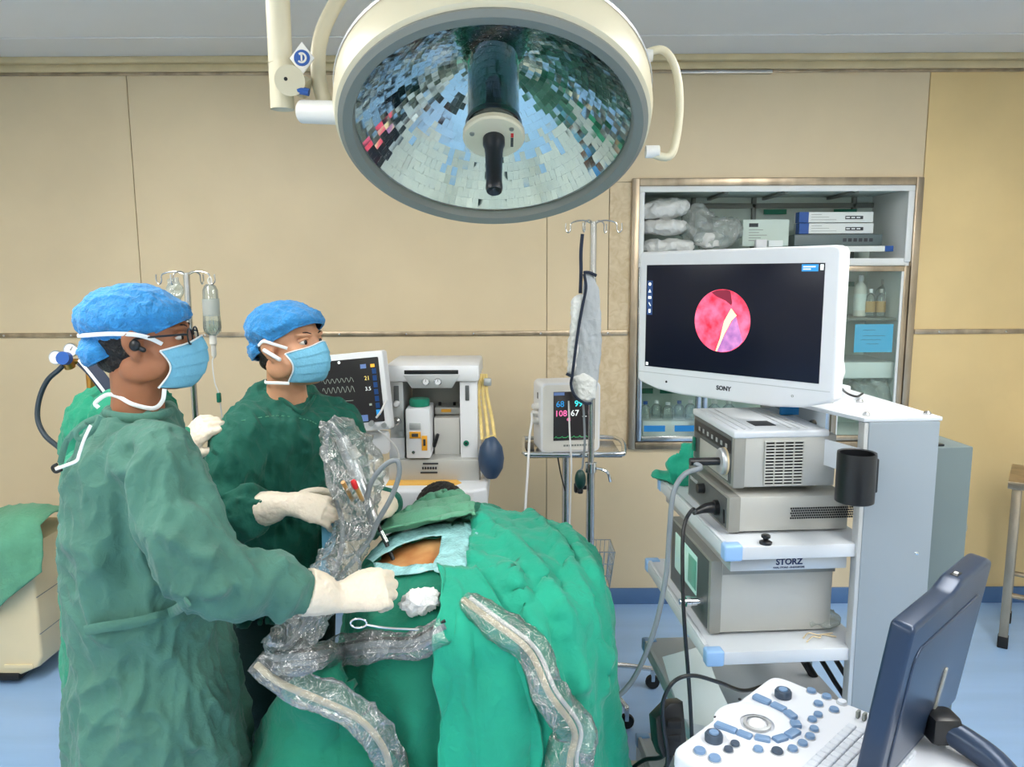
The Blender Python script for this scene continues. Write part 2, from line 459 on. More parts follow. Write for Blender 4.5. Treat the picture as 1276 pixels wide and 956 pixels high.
    g['mat_black'] = mat('table_mattress', (30, 32, 34), .6)
    g['base_cream'] = mat('table_base_cream', (226, 212, 184), .4, var=.05)
    g['amber_liquid'] = mat('amber_label', (196, 160, 110), .6)
defmats()

# ================================================================== the setting
XL, XR, YB = -2.95, 3.0, -2.3
CX0, CX1, CZ0, CZ1 = 0.612, 1.932, 0.858, 2.108      # the cabinet's opening in the wall
structure(MB().span((XL - .1, YB - .1, -.1), (XR + .1, WALL_Y + .5, 0), 0).build('floor', M_['floor']), 'pale blue vinyl floor')
structure(MB().span((XL - .1, YB - .1, CEIL), (XR + .1, WALL_Y + .5, CEIL + .1), 0).build('ceiling', M_['ceil']), 'pale grey ceiling')
structure(MB().span((XL - .1, YB - .1, 0), (XL, WALL_Y + .5, CEIL), 0).build('wall_left', M_['wall_side']))
structure(MB().span((XR, YB - .1, 0), (XR + .1, WALL_Y + .5, CEIL), 0).build('wall_right', M_['wall_side']))
structure(MB().span((XL - .1, YB - .1, 0), (XR + .1, YB, CEIL), 0).build('wall_front', M_['wall_side']))
wb = MB()
for a, b in (((XL, 0), (CX0, CEIL)), ((CX1, 0), (XR, CEIL)), ((CX0, 0), (CX1, CZ0)), ((CX0, CZ1), (CX1, CEIL))):
    wb.span((a[0], WALL_Y + .012, a[1]), (b[0], WALL_Y + .12, b[1]), 0)
wb.span((XL, WALL_Y + .45, 0), (XR, WALL_Y + .5, CEIL), 0)
wallb = structure(wb.build('wall_back', M_['steel_brown']), 'beige laminate panelled wall')
RAIL_Z = 1.405
def panel(x0, x1, z0, z1, m):
    g = .0018
    MB().span((x0 + g, WALL_Y, z0 + g), (x1 - g, WALL_Y + .012, z1 - g), .0012, 1).build('wall_panel', M_[m], wallb)
S1, S2, S3 = -1.81, 0.17, 1.972
for (x0, x1) in ((XL, S1), (S1, S2)):
    panel(x0, x1, RAIL_Z, CEIL, 'wall'); panel(x0, x1, .08, RAIL_Z, 'wall')
panel(S2, .47, RAIL_Z, CZ1 + .02, 'wall'); panel(.47, CX0 - .0, RAIL_Z, CZ1 + .02, 'wall_stain')
panel(S2, S3, CZ1 + .02, CEIL, 'wall')
panel(S2, CX0, CZ0 - .02, RAIL_Z, 'wall_stain'); panel(S2, S3, .08, CZ0 - .02, 'wall')
panel(S3, XR, RAIL_Z, CEIL, 'wall_y'); panel(S3, XR, .08, RAIL_Z, 'wall_y')
structure(MB().span((XL, WALL_Y - .012, 0), (XR, WALL_Y + .01, .085), .004).build('baseboard_back', M_['base_blue']), 'blue vinyl skirting along the wall')
for i, (x0, x1) in enumerate(((XL, CX0 - .045), (CX1 + .045, XR))):
    o = structure(MB().span((x0, WALL_Y - .008, RAIL_Z - .012), (x1, WALL_Y + .001, RAIL_Z + .012), .003).build('trim_%d' % (i + 1), M_['steel_brown']), 'tarnished metal strip across the wall panels')
    sc = MB()
    for k in range(int((x1 - x0) / .33) + 1):
        sc2 = MB(); sc2.lathe([(.0001, .003), (.005, .0025), (.006, 0)], Matrix.Translation((x0 + .12 + k * .33, WALL_Y - .008, RAIL_Z)) @ Matrix.Rotation(math.pi / 2, 4, 'X'), 10)
        if x0 + .12 + k * .33 < x1: sc2.build('screw', M_['steel'], o)
co = MB(); co.span((XL, WALL_Y - .05, CEIL - .028), (XR, WALL_Y, CEIL), .004); co.span((XL, WALL_Y - .022, CEIL - .062), (XR, WALL_Y, CEIL - .028), .004)
structure(co.build('trim_3', M_['cornice']), 'beige cornice moulding under the ceiling')
structure(MB().span((.78, WALL_Y - .03, CEIL - .083), (1.22, WALL_Y, CEIL - .068), .003).build('trim_4', M_['steel']), 'short bright aluminium strip below the cornice')
structure(MB().span((XL, WALL_Y - .34, CEIL - .006), (XR, WALL_Y - .325, CEIL), .002).build('trim_5', M_['ceil']), 'thin ceiling joint strip')
structure(MB().span((XL, WALL_Y - .012, CEIL - .075), (XR, WALL_Y, CEIL - .062), .002).build('trim_6', M_['steel_brown']), 'dark metal strip below the cornice')

# ceiling lamps out of view; rearmost pair added to light walls and upright faces
LS = [(-1.5, 1.75), (1.5, 1.75), (-1.5, .2), (1.5, .2), (-1.5, -1.35), (1.5, -1.35)]
for i, (x, y) in enumerate(LS):
    t = thing('ceiling_lamp', 'flat white ceiling lamp panel, %s on the %s side' % (('nearest the back wall', 'middle of its row', 'added fill light far behind the camera')[i // 2], ('left', 'right')[i % 2]), 'lamp', (x, y, CEIL), 0, 'ceiling lamp panels')
    f = MB()
    for sx in (-1, 1): f.span((sx * .32 - .02, -.62, -.04), (sx * .32 + .02, .62, 0), .004)
    for sy in (-1, 1): f.span((-.34, sy * .62 - .02, -.04), (.34, sy * .62 + .02, 0), .004)
    f.build('lamp_frame', M_['white_p'], t)
    MB().span((-.3, -.6, -.025), (.3, .6, -.015), .002).build('diffuser', M_['diffuser'], t)

# ================================================================== cabinet set into the wall
cab = thing('wall_cabinet', 'glass fronted supply cabinet recessed into the beige wall', 'cabinet', (0, WALL_Y, 0))
def cb(name, a, b, m, r=.003, par=None): return MB().span(a, b, r).build(name, M_[m], par or cab)
D = .40
fw = .036
fr = MB()
fr.span((CX0 - fw, -.022, CZ0 - fw), (CX0, .03, CZ1 + fw), .004); fr.span((CX1, -.022, CZ0 - fw), (CX1 + fw, .03, CZ1 + fw), .004)
fr.span((CX0, -.022, CZ0 - fw), (CX1, .03, CZ0), .004); fr.span((CX0, -.022, CZ1), (CX1, .03, CZ1 + fw), .004)
fr.build('outer_frame', M_['steel_brown'], cab)
ZM = 1.745                      # divider between the open shelf and the doors
cb('back_panel', (CX0, D - .01, CZ0), (CX1, D, CZ1), 'cab_back', 0)
cb('side_panel', (CX0, .0, CZ0), (CX0 + .018, D - .01, CZ1), 'cab_white'); cb('side_panel', (CX1 - .018, .0, CZ0), (CX1, D - .01, CZ1), 'cab_white')
cb('top_panel', (CX0 + .018, .0, CZ1 - .018), (CX1 - .018, D - .01, CZ1), 'cab_back'); cb('bottom_panel', (CX0 + .018, .0, CZ0), (CX1 - .018, D - .01, CZ0 + .018), 'cab_white')
cb('shelf', (CX0 + .018, -.005, ZM - .018), (CX1 - .018, D - .01, ZM + .018), 'cab_white')
cb('shelf', (CX0 + .018, .05, 1.456), (CX1 - .018, D - .01, 1.470), 'cab_grey')
cb('shelf', (CX0 + .018, .03, 1.17), (CX1 - .018, D - .01, 1.25), 'cab_white')
wf = MB(); wf.span((CX0 + .0, -.012, CZ1 - .028), (CX1, .0, CZ1), .003); wf.span((CX0, -.012, ZM), (CX0 + .026, 0, CZ1 - .028), .003); wf.span((CX1 - .03, -.012, ZM), (CX1, 0, CZ1 - .028), .003)
wf.build('white_frame', M_['cab_white'], cab)
for x in (.95, 1.27, 1.80):
    cb('rear_upright', (x, D - .035, ZM + .02), (x + .022, D - .012, CZ1 - .02), 'cab_grey')
cb('rear_rail', (CX0 + .02, D - .035, CZ1 - .075), (CX1 - .02, D - .015, CZ1 - .05), 'cab_grey')
for x in (1.03, 1.32, 1.66): cb('ceiling_rib', (x, .03, CZ1 - .035), (x + .02, D - .03, CZ1 - .02), 'cab_grey')
for x in (1.33, 1.70):
    cb('name_label', (x, D - .042, 2.0), (x + .12, D - .036, 2.025), 'green_l', 0)
for i, (x0, x1) in enumerate(((CX0 + .004, CX0 + .325), (CX0 + .331, CX0 + .65), (CX0 + .656, CX1 - .352), (CX1 - .346, CX1 - .004))):
    w = .026
    d = MB(); z0, z1 = CZ0 + .004, ZM - .02
    d.span((x0, -.02, z0), (x0 + w, .0, z1), .003); d.span((x1 - w, -.02, z0), (x1, .0, z1), .003)
    d.span((x0 + w, -.02, z0), (x1 - w, .0, z0 + w), .003); d.span((x0 + w, -.02, z1 - w), (x1 - w, .0, z1), .003)
    do = d.build('door', M_['steel_brown' if i == 3 else 'steel'], cab)
    MB().span((x0 + w, -.012, z0 + w), (x1 - w, -.008, z1 - w), 0).build('pane', M_['glass'], do)
    if i == 3:
        l = MB(); l.span((x0 + w, -.018, z0 + w), (x0 + w + .007, -.006, z1 - w), .001); l.span((x1 - w - .012, -.018, z0 + w), (x1 - w, -.006, z1 - w), .001)
        l.build('white_bead', M_['cab_white'], do)
    MB().tube([(x0 + w / 2, -.02, 1.3), (x0 + w / 2, -.04, 1.3), (x0 + w / 2, -.04, 1.22), (x0 + w / 2, -.02, 1.22)], .004, 8, 3).build('handle', M_['chrome'], do)

# supplies
YS = WALL_Y
def crumple(me, amp, sc, seed): return displace(me, lambda c, n: amp * (ridged(c * sc, seed) - .4) + amp * .8 * perlin(c * sc * .6, seed + 3))
def bundle(name, label, cat, px, py, w, h, mname, dy=.14, amp=.012, seed=0, rz=0.0, group=None, dep=.1):
    c = W(px, py, YS + dy); me = MB()
    me.ell((0, 0, 0), (w / 2, dep, h / 2)); me.box((0, 0, 0), (w * .86, dep * 1.4, h * .7), .02, 3)
    m = me.union(name, .007, 3); crumple(m, amp, 16, seed)
    m.transform(Matrix.Rotation(rz, 4, 'Y'))
    o = link(name, m, M_[mname], None, False, 180); o.location = c
    return tag(o, label, cat, group)
bundle('wrapped_pack', 'white cloth pack in plastic, topmost of the three on the cabinet shelf', 'pack', 826, 262, .27, .10, 'wrap', seed=1, rz=-.12)
bundle('wrapped_pack', 'white cloth pack with grey band, middle of the three on the cabinet shelf', 'pack', 829, 284, .25, .075, 'wrap', seed=2)
bundle('wrapped_pack', 'white cloth pack lying lowest of the three on the cabinet shelf', 'pack', 832, 308, .27, .075, 'wrap', seed=3)
bundle('plastic_bag', 'clear crumpled plastic bag standing beside the white cloth packs', 'bag', 868, 282, .14, .20, 'plastic_bag', amp=.025, seed=4, rz=.2)
bundle('plastic_bag', 'clear plastic bag with pointed neck lying next to the pale green carton', 'bag', 896, 292, .22, .13, 'plastic_bag', amp=.03, seed=5, rz=-.3)
bundle('tubing_pack', 'small white coil of tubing in clear wrap inside the cabinet', 'pack', 884, 300, .13, .07, 'wrap', dy=.1, amp=.02, seed=6, dep=.05)
def carton(name, label, px0, py0, px1, py1, dy, m, depth=.09, extra=None):
    a = W(px0, py1, YS + dy); b = W(px1, py0, YS + dy)
    t = thing(name, label, 'box', (a.x, a.y, a.z))
    w, h = b.x - a.x, b.z - a.z
    MB().span((0, 0, 0), (w, depth, h), .002).build('carton', M_[m], t)
    if extra: extra(t, w, h)
    return t
def ex1(t, w, h):
    MB().span((.03, -.001, h * .72), (.075, 0, h * .86), 0).build('print_block', M_['print_d'], t)
    for k in range(5): MB().span((.03, -.001, h * (.6 - .1 * k)), (.03 + (.07, .05, .09, .06, .08)[k], 0, h * (.62 - .1 * k)), 0).build('print_line', M_['cab_grey'], t)
carton('supply_carton', 'pale green carton leaning upright in the middle of the cabinet shelf', 925, 275, 984, 308, .10, 'paper_g', .05, ex1)
def ex2(t, w, h):
    MB().span((-.001, -.001, -.0005), (w * .125, .05, h + .0005), 0).build('blue_end', M_['emblem'], t)
    MB().span((w * .62, -.0015, h * .3), (w * .86, 0, h * .62), 0).build('print_block', M_['print_d'], t)
    for k in range(3): MB().span((w * .16, -.001, h * (.75 - .25 * k)), (w * (.3 + .1 * k), 0, h * (.78 - .25 * k)), 0).build('print_line', M_['cab_grey'], t)
    for k in range(3): MB().span((w * (.63 + .07 * k), -.0022, h * .4), (w * (.68 + .07 * k), -.0014, h * .52), 0).build('print_letter', M_['paper'], t)
carton('long_carton', 'long white carton with blue end, upper of the stacked pair in cabinet', 996, 266, 1089, 279, .11, 'paper', .08, ex2)
carton('long_carton', 'long white carton with blue end, lower of the stacked pair in cabinet', 996, 280, 1089, 293, .11, 'paper', .08, ex2)
def ex3(t, w, h):
    for k in range(6): MB().span((w * (.55 + .06 * k), -.001, h * .35), (w * (.59 + .06 * k), 0, h * .65), 0).build('print_letter', M_['print_d'], t)
carton('blue_grey_carton', 'blue grey plastic wrapped carton under the long white cartons', 990, 294, 1100, 308, .10, 'grey_d', .09, ex3)
def ex4(t, w, h): MB().span((w * .85, -.001, 0), (w + .001, .05, h), 0).build('blue_end', M_['emblem'], t)
carton('flat_carton', 'flat white carton with blue end at the right shelf corner', 1045, 308.5, 1113, 315.5, .05, 'paper', .06, ex4)
carton('small_white_box', 'small white box in front of the pale green carton', 942, 300, 956, 313, .03, 'white', .03)
carton('folded_leaflet', 'small white folded packet beside the small white box', 958, 301, 976, 309, .03, 'paper', .03)
def bottle(name, label, px, py0, py1, r, dy, m='bottle', cap='white', lab=None):
    b = W(px, py1, YS + dy); h = W(px, py0, YS + dy).z - b.z
    t = thing(name, label, 'bottle', b)
    MB().lathe([(r * .95, 0), (r, .006), (r, h * .66), (r * .75, h * .76), (r * .35, h * .83), (r * .35, h * .88)], n=18, cap0=True, cap1=True).build('glass_body', M_[m], t)
    MB().lathe([(r * .42, h * .86), (r * .42, h), (r * .3, h)], n=14, cap0=True, cap1=True).build('cap', M_[cap], t)
    if lab: MB().lathe([(r * 1.02, h * .15), (r * 1.02, h * .55)], n=18).build('paper_label', M_[lab], t)
bottle('plastic_bottle', 'tall white plastic bottle on the cabinet shelf above the blue note', 1070, 345, 396, .03, .14, 'white_w', 'white', 'paper')
bottle('glass_vial', 'small clear vial with amber label beside the tall white bottle', 1083, 362, 396, .024, .12, 'bottle', 'white', 'amber_liquid')
bottle('glass_vial', 'small clear vial with amber label, right of its twin', 1096, 362, 396, .024, .12, 'bottle', 'silver', 'amber_liquid')
bottle('glass_flask', 'clear round glass flask behind the amber labelled vials', 1100, 350, 396, .045, .22, 'bottle', 'silver')
cb('name_label', (1.74, D - .02, 1.62), (1.84, D - .011, 1.645), 'green_l', 0)
nt_ = thing('blue_note', 'bright blue handwritten paper note taped inside the cabinet door', 'note', W(1063, 441, YS - .006))
aa, bb_ = W(1063, 441, YS - .006), W(1113, 406, YS - .006)
MB().span((0, -.001, 0), (bb_.x - aa.x, 0, bb_.z - aa.z), 0).build('paper_sheet', M_['blue_note'], nt_)
for k, (x0, x1, z) in enumerate(((.04, .1, .108), (.04, .15, .08), (.03, .13, .06), (.06, .12, .04))):
    MB().tube([(x0 + (x1 - x0) * q / 6, -.002, z + .003 * (q % 2)) for q in range(7)], .0008, 5, 2).build('handwriting', M_['print'], nt_)
for k, (px, py, w) in enumerate(((807, 494, .10), (840, 494, .10), (864, 494, .05), (905, 496, .10))):
    a = W(px - 10, py + 4, YS + .2); MB().span((a.x, D - .02, a.z), (a.x + w, D - .011, a.z + .028), 0).build('name_label', M_['green_l'], cab)
for px in (801, 839):
    a = W(px, 538, YS - .01); MB().span((a.x, -.024, a.z), (a.x + .105, -.0205, a.z + .03), 0).build('blue_label', M_['blue_l'], cab)
carton('storage_tray', 'white plastic tray at the bottom of the cabinet behind glass', 800, 526, 880, 546, .06, 'white', .2)
rr = random.Random(4)
for k in range(5):
    bottle('infusion_bottle', ('clear infusion bottle with blue cap at the cabinet bottom left corner', 'clear infusion bottle second from the cabinet bottom left corner', 'clear infusion bottle third from the cabinet bottom left corner', 'clear infusion bottle with pale cap above the right blue label', 'clear infusion bottle nearest the middle door stile')[k], 803 + 14 * k, 499 + rr.random() * 8, 526, .028, .12 + .04 * (k % 2), 'bottle', 'scr_navy' if k % 3 == 0 else 'white')
for k in range(2):
    bottle('drip_bottle', ('clear drip bottle just visible above the light source, left one', 'clear drip bottle just visible above the light source, right one')[k], 888 + 18 * k, 497, 545, .04, .15, 'bottle', 'silver')
bundle('hanging_plastic', 'grey clear plastic sheet stuffed behind the right cabinet door', 'plastic sheet', 1084, 492, .24, .16, 'plastic_bag', amp=.03, seed=8, dy=.13)

# ================================================================== operating lamp
LC = W(616, 165, 1.60)
vd = (LC - Vector((0, 0, EYE))).normalized()
rt = vd.cross(Vector((0, 0, 1))).normalized(); upv = rt.cross(vd)
aln = math.radians(51); roll = math.radians(19)
ln = (-vd * math.cos(aln) + (upv * -math.cos(roll) + rt * -math.sin(roll)) * math.sin(aln)).normalized()
ML = frame(LC, rt, ln) @ Matrix.Scale(.915, 4)
lamp = thing('operating_lamp', 'large cream operating lamp with mirrored dish hanging over the patient', 'lamp', M=ML)
R = .302
MB().lathe([(R + .03, -.002), (R + .033, .010), (R + .022, .018), (R + .002, .014), (R - .002, .004), (R - .002, -.006)], n=96).build('rim_gasket', M_['gasket'], lamp)
MB().lathe([(R + .030, .004), (R + .040, -.002), (R + .046, -.03), (R + .046, -.085), (R + .038, -.105), (R + .010, -.135), (.27, -.20), (.21, -.26), (.12, -.30), (.0001, -.31)], n=96).build('housing', M_['cream'], lamp)
MB().lathe([(R + .0475, -.078), (R + .0495, -.083), (R + .0475, -.09)], n=96).build('seam_band', M_['silver'], lamp)
rf = MB(); rg = random.Random(11)
dep = .208
prof = [.055 + (R - .057) * (i / 17.0) for i in range(18)]
def rz_(r): return -dep * (1 - (r / R) ** 2) - .008
for i in range(17):
    r0, r1 = prof[i], prof[i + 1]
    n = int(44 + 5 * i); ph = rg.random()
    for k in range(n):
        a0, a1 = 2 * math.pi * (k + ph) / n, 2 * math.pi * (k + 1 + ph) / n
        P = [Vector((r * math.cos(a), r * math.sin(a), rz_(r))) for r, a in ((r0, a0), (r1, a0), (r1, a1), (r0, a1))]
        c = sum(P, Vector()) / 4
        q = Euler((rg.gauss(0, .03), rg.gauss(0, .03), rg.gauss(0, .004))).to_matrix()
        rf.add([c + q @ ((p - c) * .992) for p in P], [(0, 1, 2, 3)])
me = bpy.data.meshes.new('reflector'); me.from_pydata(rf.v, [], rf.f); me.update(); me.flip_normals()
link('reflector', me, M_['mirror'], lamp, False, None)
MB().lathe([(R + .004, -.012), (.26, -.068), (.2, -.128), (.12, -.195), (.06, -.226), (.0001, -.23)], n=40).build('reflector_shell', M_['silver'], lamp)
MB().lathe([(.058, -.225), (.058, -.02), (.052, -.012), (.0001, -.012)], n=40).build('filter_cylinder', M_['filter'], lamp)
MB().lathe([(.061, -.028), (.063, -.02), (.061, -.014)], n=40).build('filter_ring', M_['black'], lamp)
MB().lathe([(R, .0), (.0001, .003)], n=64).build('cover_glass', M_['glass'], lamp)
hub = MB().lathe([(.068, .004), (.068, .014), (.064, .018), (.0001, .018)], n=48, cap0=True).build('hub_plate', M_['cream'], lamp)
for a in (40, 160, 280):
    MB().lathe([(.0055, .018), (.005, .0205), (.0001, .0205)], Matrix.Translation((.05 * math.cos(math.radians(a)), .05 * math.sin(math.radians(a)), 0)), 12).build('screw', M_['gasket'], hub)
MB().box((.040, .012, .0185), (.006, .012, .001), 0).build('red_mark', M_['red'], hub)
for q_ in range(6): MB().box((.040, .002 - .005 * q_, .0185), (.006, .0034, .001), 0).build('print_letter', M_['print_d'], hub)
MB().lathe([(.024, .016), (.024, .034), (.021, .040), (.019, .060), (.017, .13), (.0185, .148), (.016, .156), (.011, .154), (.0001, .148)], n=28, cap0=True).build('grip', M_['black'], lamp)
# side bow handle on the right
hb = MB(); hb.tube([W(798, 70, 1.66), W(826, 63, 1.66), W(842, 84, 1.66), W(848, 125, 1.66), W(844, 170, 1.65), W(834, 196, 1.64), W(806, 190, 1.64)], .0085, 12, 6)
hb.build('side_handle', M_['cream'], lamp, True)
for p in (W(797, 70, 1.66), W(805, 190, 1.64)): MB().tube([p, p + Vector((.028, 0, 0))], .013, 12, 1).build('handle_socket', M_['white_w'], lamp, True)
# ceiling arm, knuckle and yoke on the left
xa = W(350, 60, 1.72)
arm = MB(); arm.tube([(xa.x, xa.y, CEIL), (xa.x, xa.y, 2.05), W(350, 78, 1.72)], .025, 20, 1); arm.build('drop_tube', M_['cream'], lamp, True)
MB().tube([(xa.x, xa.y, CEIL), (xa.x, xa.y, CEIL - .05)], .07, 28, 1).build('ceiling_flange', M_['cream'], lamp, True)
kn = MB(); kn.tube([W(352, 76, 1.72), W(357, 106, 1.72)], [.026, .029], 18, 1); kn.tube([W(362, 99, 1.675), W(362, 99, 1.755)], .031, 24, 1)
kn.tube([W(362, 99, 1.72), W(384, 110, 1.72)], .022, 16, 1); kn.build('knuckle', M_['cream'], lamp, True)
MB().tube([W(357, 97, 1.672), W(357, 97, 1.676)], .004, 10, 1).build('bolt', M_['black'], lamp, True)
MB().tube([W(372, 111, 1.69), W(386, 114, 1.69)], .008, 10, 1).build('blue_band', M_['emblem'], lamp, True)
pb = MB(); pb.tube([W(378, 138, 1.70), W(428, 140, 1.66)], .024, 24, 1); pb.build('pivot_barrel', M_['white_w'], lamp, True)
yk = MB(); yk.tube([W(406, 130, 1.72), W(398, 95, 1.74), W(399, 55, 1.77), W(412, 18, 1.80), W(440, -22, 1.84), W(500, -60, 1.88), W(590, -85, 1.92)], .0165, 16, 6)
yk.build('yoke', M_['cream'], lamp, True)
pl = MB(); c0 = W(378, 72, 1.69); pl.prism([(0, .034), (.026, 0), (0, -.034), (-.026, 0)], frame(c0, (1, 0, 0), (0, -1, .1)), .004, .001)
plo = pl.build('emblem_plate', M_['white_w'], lamp, True)
ring_ = MB().lathe([(.0001, .006), (.0165, .006), (.017, .004)], frame(c0, (1, 0, 0), (0, -1, .1)), 24); ring_.build('blue_emblem', M_['emblem'], plo, True)
er = MB().tube([c0 + Vector((.009 * math.cos(a), -.0068, .009 * math.sin(a))) for a in np.linspace(-2.4, 2.2, 12)], .0022, 6, 2); er.tube([c0 + Vector((0, -.0068, .008)), c0 + Vector((0, -.0068, -.006))], .002, 6, 1)
er.build('emblem_mark', M_['white_w'], plo, True)

# ================================================================== endoscopy cart
CO = Vector((.468, 1.74, 0)); CTH = math.radians(4.0)
cart = thing('endoscopy_cart', 'white endoscopy cart with tiered shelves and grey column on the right', 'cart', CO, CTH)
MC = Matrix.Translation(CO) @ Matrix.Rotation(CTH, 4, 'Z'); MCi = MC.inverted()
def L(px, py, Y): return MCi @ W(px, py, Y)
CW = .62
def shelf(z, x0, x1, th=.034, y0=0.0):
    s = MB(); s.span((x0, y0, z - th), (x1, CW, z), .004)
    so = s.build('shelf', M_['white_p'], cart)
    for yy in (y0, CW):
        sg = 1 if yy == y0 else -1
        c = MB(); c.span((x0 - .003, yy - sg * .003, z - th - .002), (x0 + .042, yy + sg * .03, z + .004), .006, 3); c.build('corner_guard', M_['blue_cap'], so)
    lip = MB(); lip.span((x0 + .001, y0 + .03, z - .001), (x0 + .012, CW - .03, z + .006), .002); lip.build('front_lip', M_['white_p'], so)
    return so
sh1 = shelf(1.055, .035, .40)
sh2 = shelf(.790, .0, .40)
sh3 = shelf(.520, -.005, .46)
sh4 = shelf(.185, -.02, .50)
ur = MB().span((.055, .02, .985), (.345, .60, 1.02), .004).build('under_rail', M_['silver'], cart)
text('maker_name', 'STORZ', .021, frame((.20, .0195, 1.0065), (1, 0, 0), (0, -1, 0)), M_['print'], ur, bold=.0006)
text('maker_line', 'KARL STORZ - ENDOSKOPE', .0062, frame((.20, .0195, .9925), (1, 0, 0), (0, -1, 0)), M_['print'], ur)
# near column: a hollow post with an aluminium corner strip
cl = MB().span((.362, -.01, .10), (.535, .028, 1.352), .003)
clo = cl.build('near_column', M_['grey_p'], cart)
MB().span((.352, -.008, .10), (.363, .02, 1.35), .002).build('edge_profile', M_['silver'], clo)
MB().span((.362, .545, .10), (.535, .63, 1.352), .003).build('far_column', M_['grey_p'], cart)
tb = MB(); tb.prism([(.35, -.008), (.54, -.008), (.54, .63), (.19, .63), (.19, .55)], Matrix.Translation((0, 0, 1.352)), .010, .002)
fv = Vector((-.16, .558, 0)).normalized(); tb.prism([(0, 0), (.58, 0), (.58, .066), (0, .066)], frame((.352, -.006, 1.288), fv, (-fv.y, fv.x, 0)) , .005, .001)
tbo = tb.build('top_plate', M_['white_p'], cart)
for (x, y) in ((.37, .02), (.52, .02), (.37, .2), (.45, .2), (.37, .38), (.52, .4)):
    MB().lathe([(.009, 1.362), (.009, 1.366), (.005, 1.371), (.0001, 1.371)], Matrix.Translation((x, y, 0)), 14).build('bolt', M_['steel'], tbo)
rc = MB().span((.545, .10, .12), (.70, .31, 1.262), .004).build('rear_cabinet', M_['grey_d'], cart)
MB().span((.56, .11, 1.262), (.63, .29, 1.268), .002).build('cover_slot', M_['black'], rc)
kb = MB(); kb.lathe([(.012, 0), (.012, .03), (.022, .034), (.022, .055), (.018, .06), (.0001, .06)], frame((.70, .20, 1.02), (0, 1, 0), (1, 0, 0)), 20); kb.build('knob', M_['steel_brown'], rc)
MB().lathe([(.0001, .003), (.004, .002), (.005, 0)], frame((.50, -.01, 1.03), (1, 0, 0), (0, -1, 0)), 10).build('screw', M_['chrome'], clo)
cu = MB(); c = L(1059, 600, 1.70)
cu.lathe([(.0001, .006), (.036, .006), (.037, .112), (.0415, .114), (.042, .108), (.042, .002), (.040, 0), (.0001, 0)], Matrix.Translation((c.x, c.y - .02, 1.185)), 36)
cu.span((c.x + .02, c.y - .01, 1.2), (.358, -.004, 1.28), .003)
cu.build('cup_holder', M_['black'], cart)
bs = MB(); bs.span((.0, .0, .085), (.52, .07, .125), .006); bs.span((.0, .55, .085), (.52, .62, .125), .006); bs.span((.36, .0, .085), (.5, .62, .12), .006); bs.build('base_frame', M_['silver'], cart)
for (x, y) in ((.03, .035), (.49, .035), (.03, .585), (.49, .585)):
    w = MB(); w.lathe([(.014, -.014), (.038, -.013), (.042, -.008), (.042, .008), (.038, .013), (.014, .014)], Matrix.Translation((x, y, .042)) @ Matrix.Rotation(math.pi / 2, 4, 'X'), 24)
    wo = w.build('castor', M_['black_r'], cart)
    MB().span((x - .012, y - .02, .045), (x + .012, y + .02, .088), .004).build('castor_fork', M_['silver'], wo)
kn1 = L(953, 668, 1.765)
tag(link('rubber_stopper', MB().lathe([(.0145, 0), (.015, .005), (.010, .008), (.006, .010), (.007, .013), (.011, .016), (.011, .021), (.008, .023), (.0001, .023)], MC @ Matrix.Translation((kn1.x, kn1.y, 1.0555)), 28, cap0=True)  .mesh('rubber_stopper'), M_['black']), 'small black rubber stopper standing on the edge of the upper cart shelf', 'stopper')

# --- devices on the cart: local x away from the surgeon, y to the far side
def device(name, label, x0, x1, y0, y1, z0, z1, side='dev_side', corner=.02):
    t = thing(name, label, 'medical device', MC @ Vector((x0, y0, z0)), CTH)
    X, Y, Z = x1 - x0, y1 - y0, z1 - z0
    MB().span((.028, 0, .006), (X, Y, Z), .003).build('housing', M_[side], t)
    f = MB().span((0, -.001, .004), (.03, Y + .001, Z + .001), .003).build('front_panel', M_['dev_mid'], t)
    MB().span((-.002, .014, .012), (.002, Y - .014, Z - .006), .001).build('front_face', M_['dev_front'], f)
    for (a, b) in ((.05, .03), (X - .05, .03), (.05, Y - .03), (X - .05, Y - .03)):
        MB().lathe([(.012, 0), (.012, .007)], Matrix.Translation((a, b, 0)), 12, cap0=True, cap1=True).build('foot', M_['black_r'], t)
    return t, X, Y, Z, f
# light source
lsrc, X, Y, Z, f = device('light_source', 'silver grey light source box with vent grille, topmost device on cart', .085, .345, .105, .43, 1.163, 1.300)
tp = MB().span((-.004, -.004, Z - .006), (X - .02, Y + .004, Z + .012), .005, 3).build('top_cover', M_['white_p'], lsrc)
gv = MB()
gvx0, gvx1, gz0, gz1 = .078, .175, .012, .122
MB().span((gvx0, -.002, gz0), (gvx1, .002, gz1), 0).build('vent_recess', M_['black'], lsrc)
for k in range(15):
    z = gz0 + (gz1 - gz0) * k / 14
    MB().span((gvx0 - .001, -.006, z - .0016), (gvx1 + .001, -.001, z + .0016), .0005, 1).build('vent_slat', M_['dev_side'], lsrc)
for k in range(5):
    x = gvx0 + (gvx1 - gvx0) * k / 4
    MB().span((x - .0012, -.0065, gz0), (x + .0012, -.001, gz1), .0004, 1).build('vent_bar', M_['dev_side'], lsrc)
MB().span((.075, .06, Z + .012), (.13, .12, Z + .0135), .0005).build('top_label', M_['print_d'], tp)
for i in range(10):
    MB().span((.01 + .02 * i, .02, Z + .012), (.016 + .02 * i, Y - .02, Z + .0145), .001, 1).build('cover_rib', M_['white_p'], tp) if i < 3 or i > 6 else None
MB().span((-.003, .015, .088), (.0, Y - .015, .122), .001).build('display_strip', M_['black'], f)
for k in range(7): MB().span((-.0045, .04 + .036 * k, .097), (-.0025, .052 + .036 * k, .108), .0005).build('front_key', M_['silver'], f)
MB().span((-.0035, .03, .016), (-.0018, Y - .07, .078), .001).build('front_plate', M_['dev_side'], f)
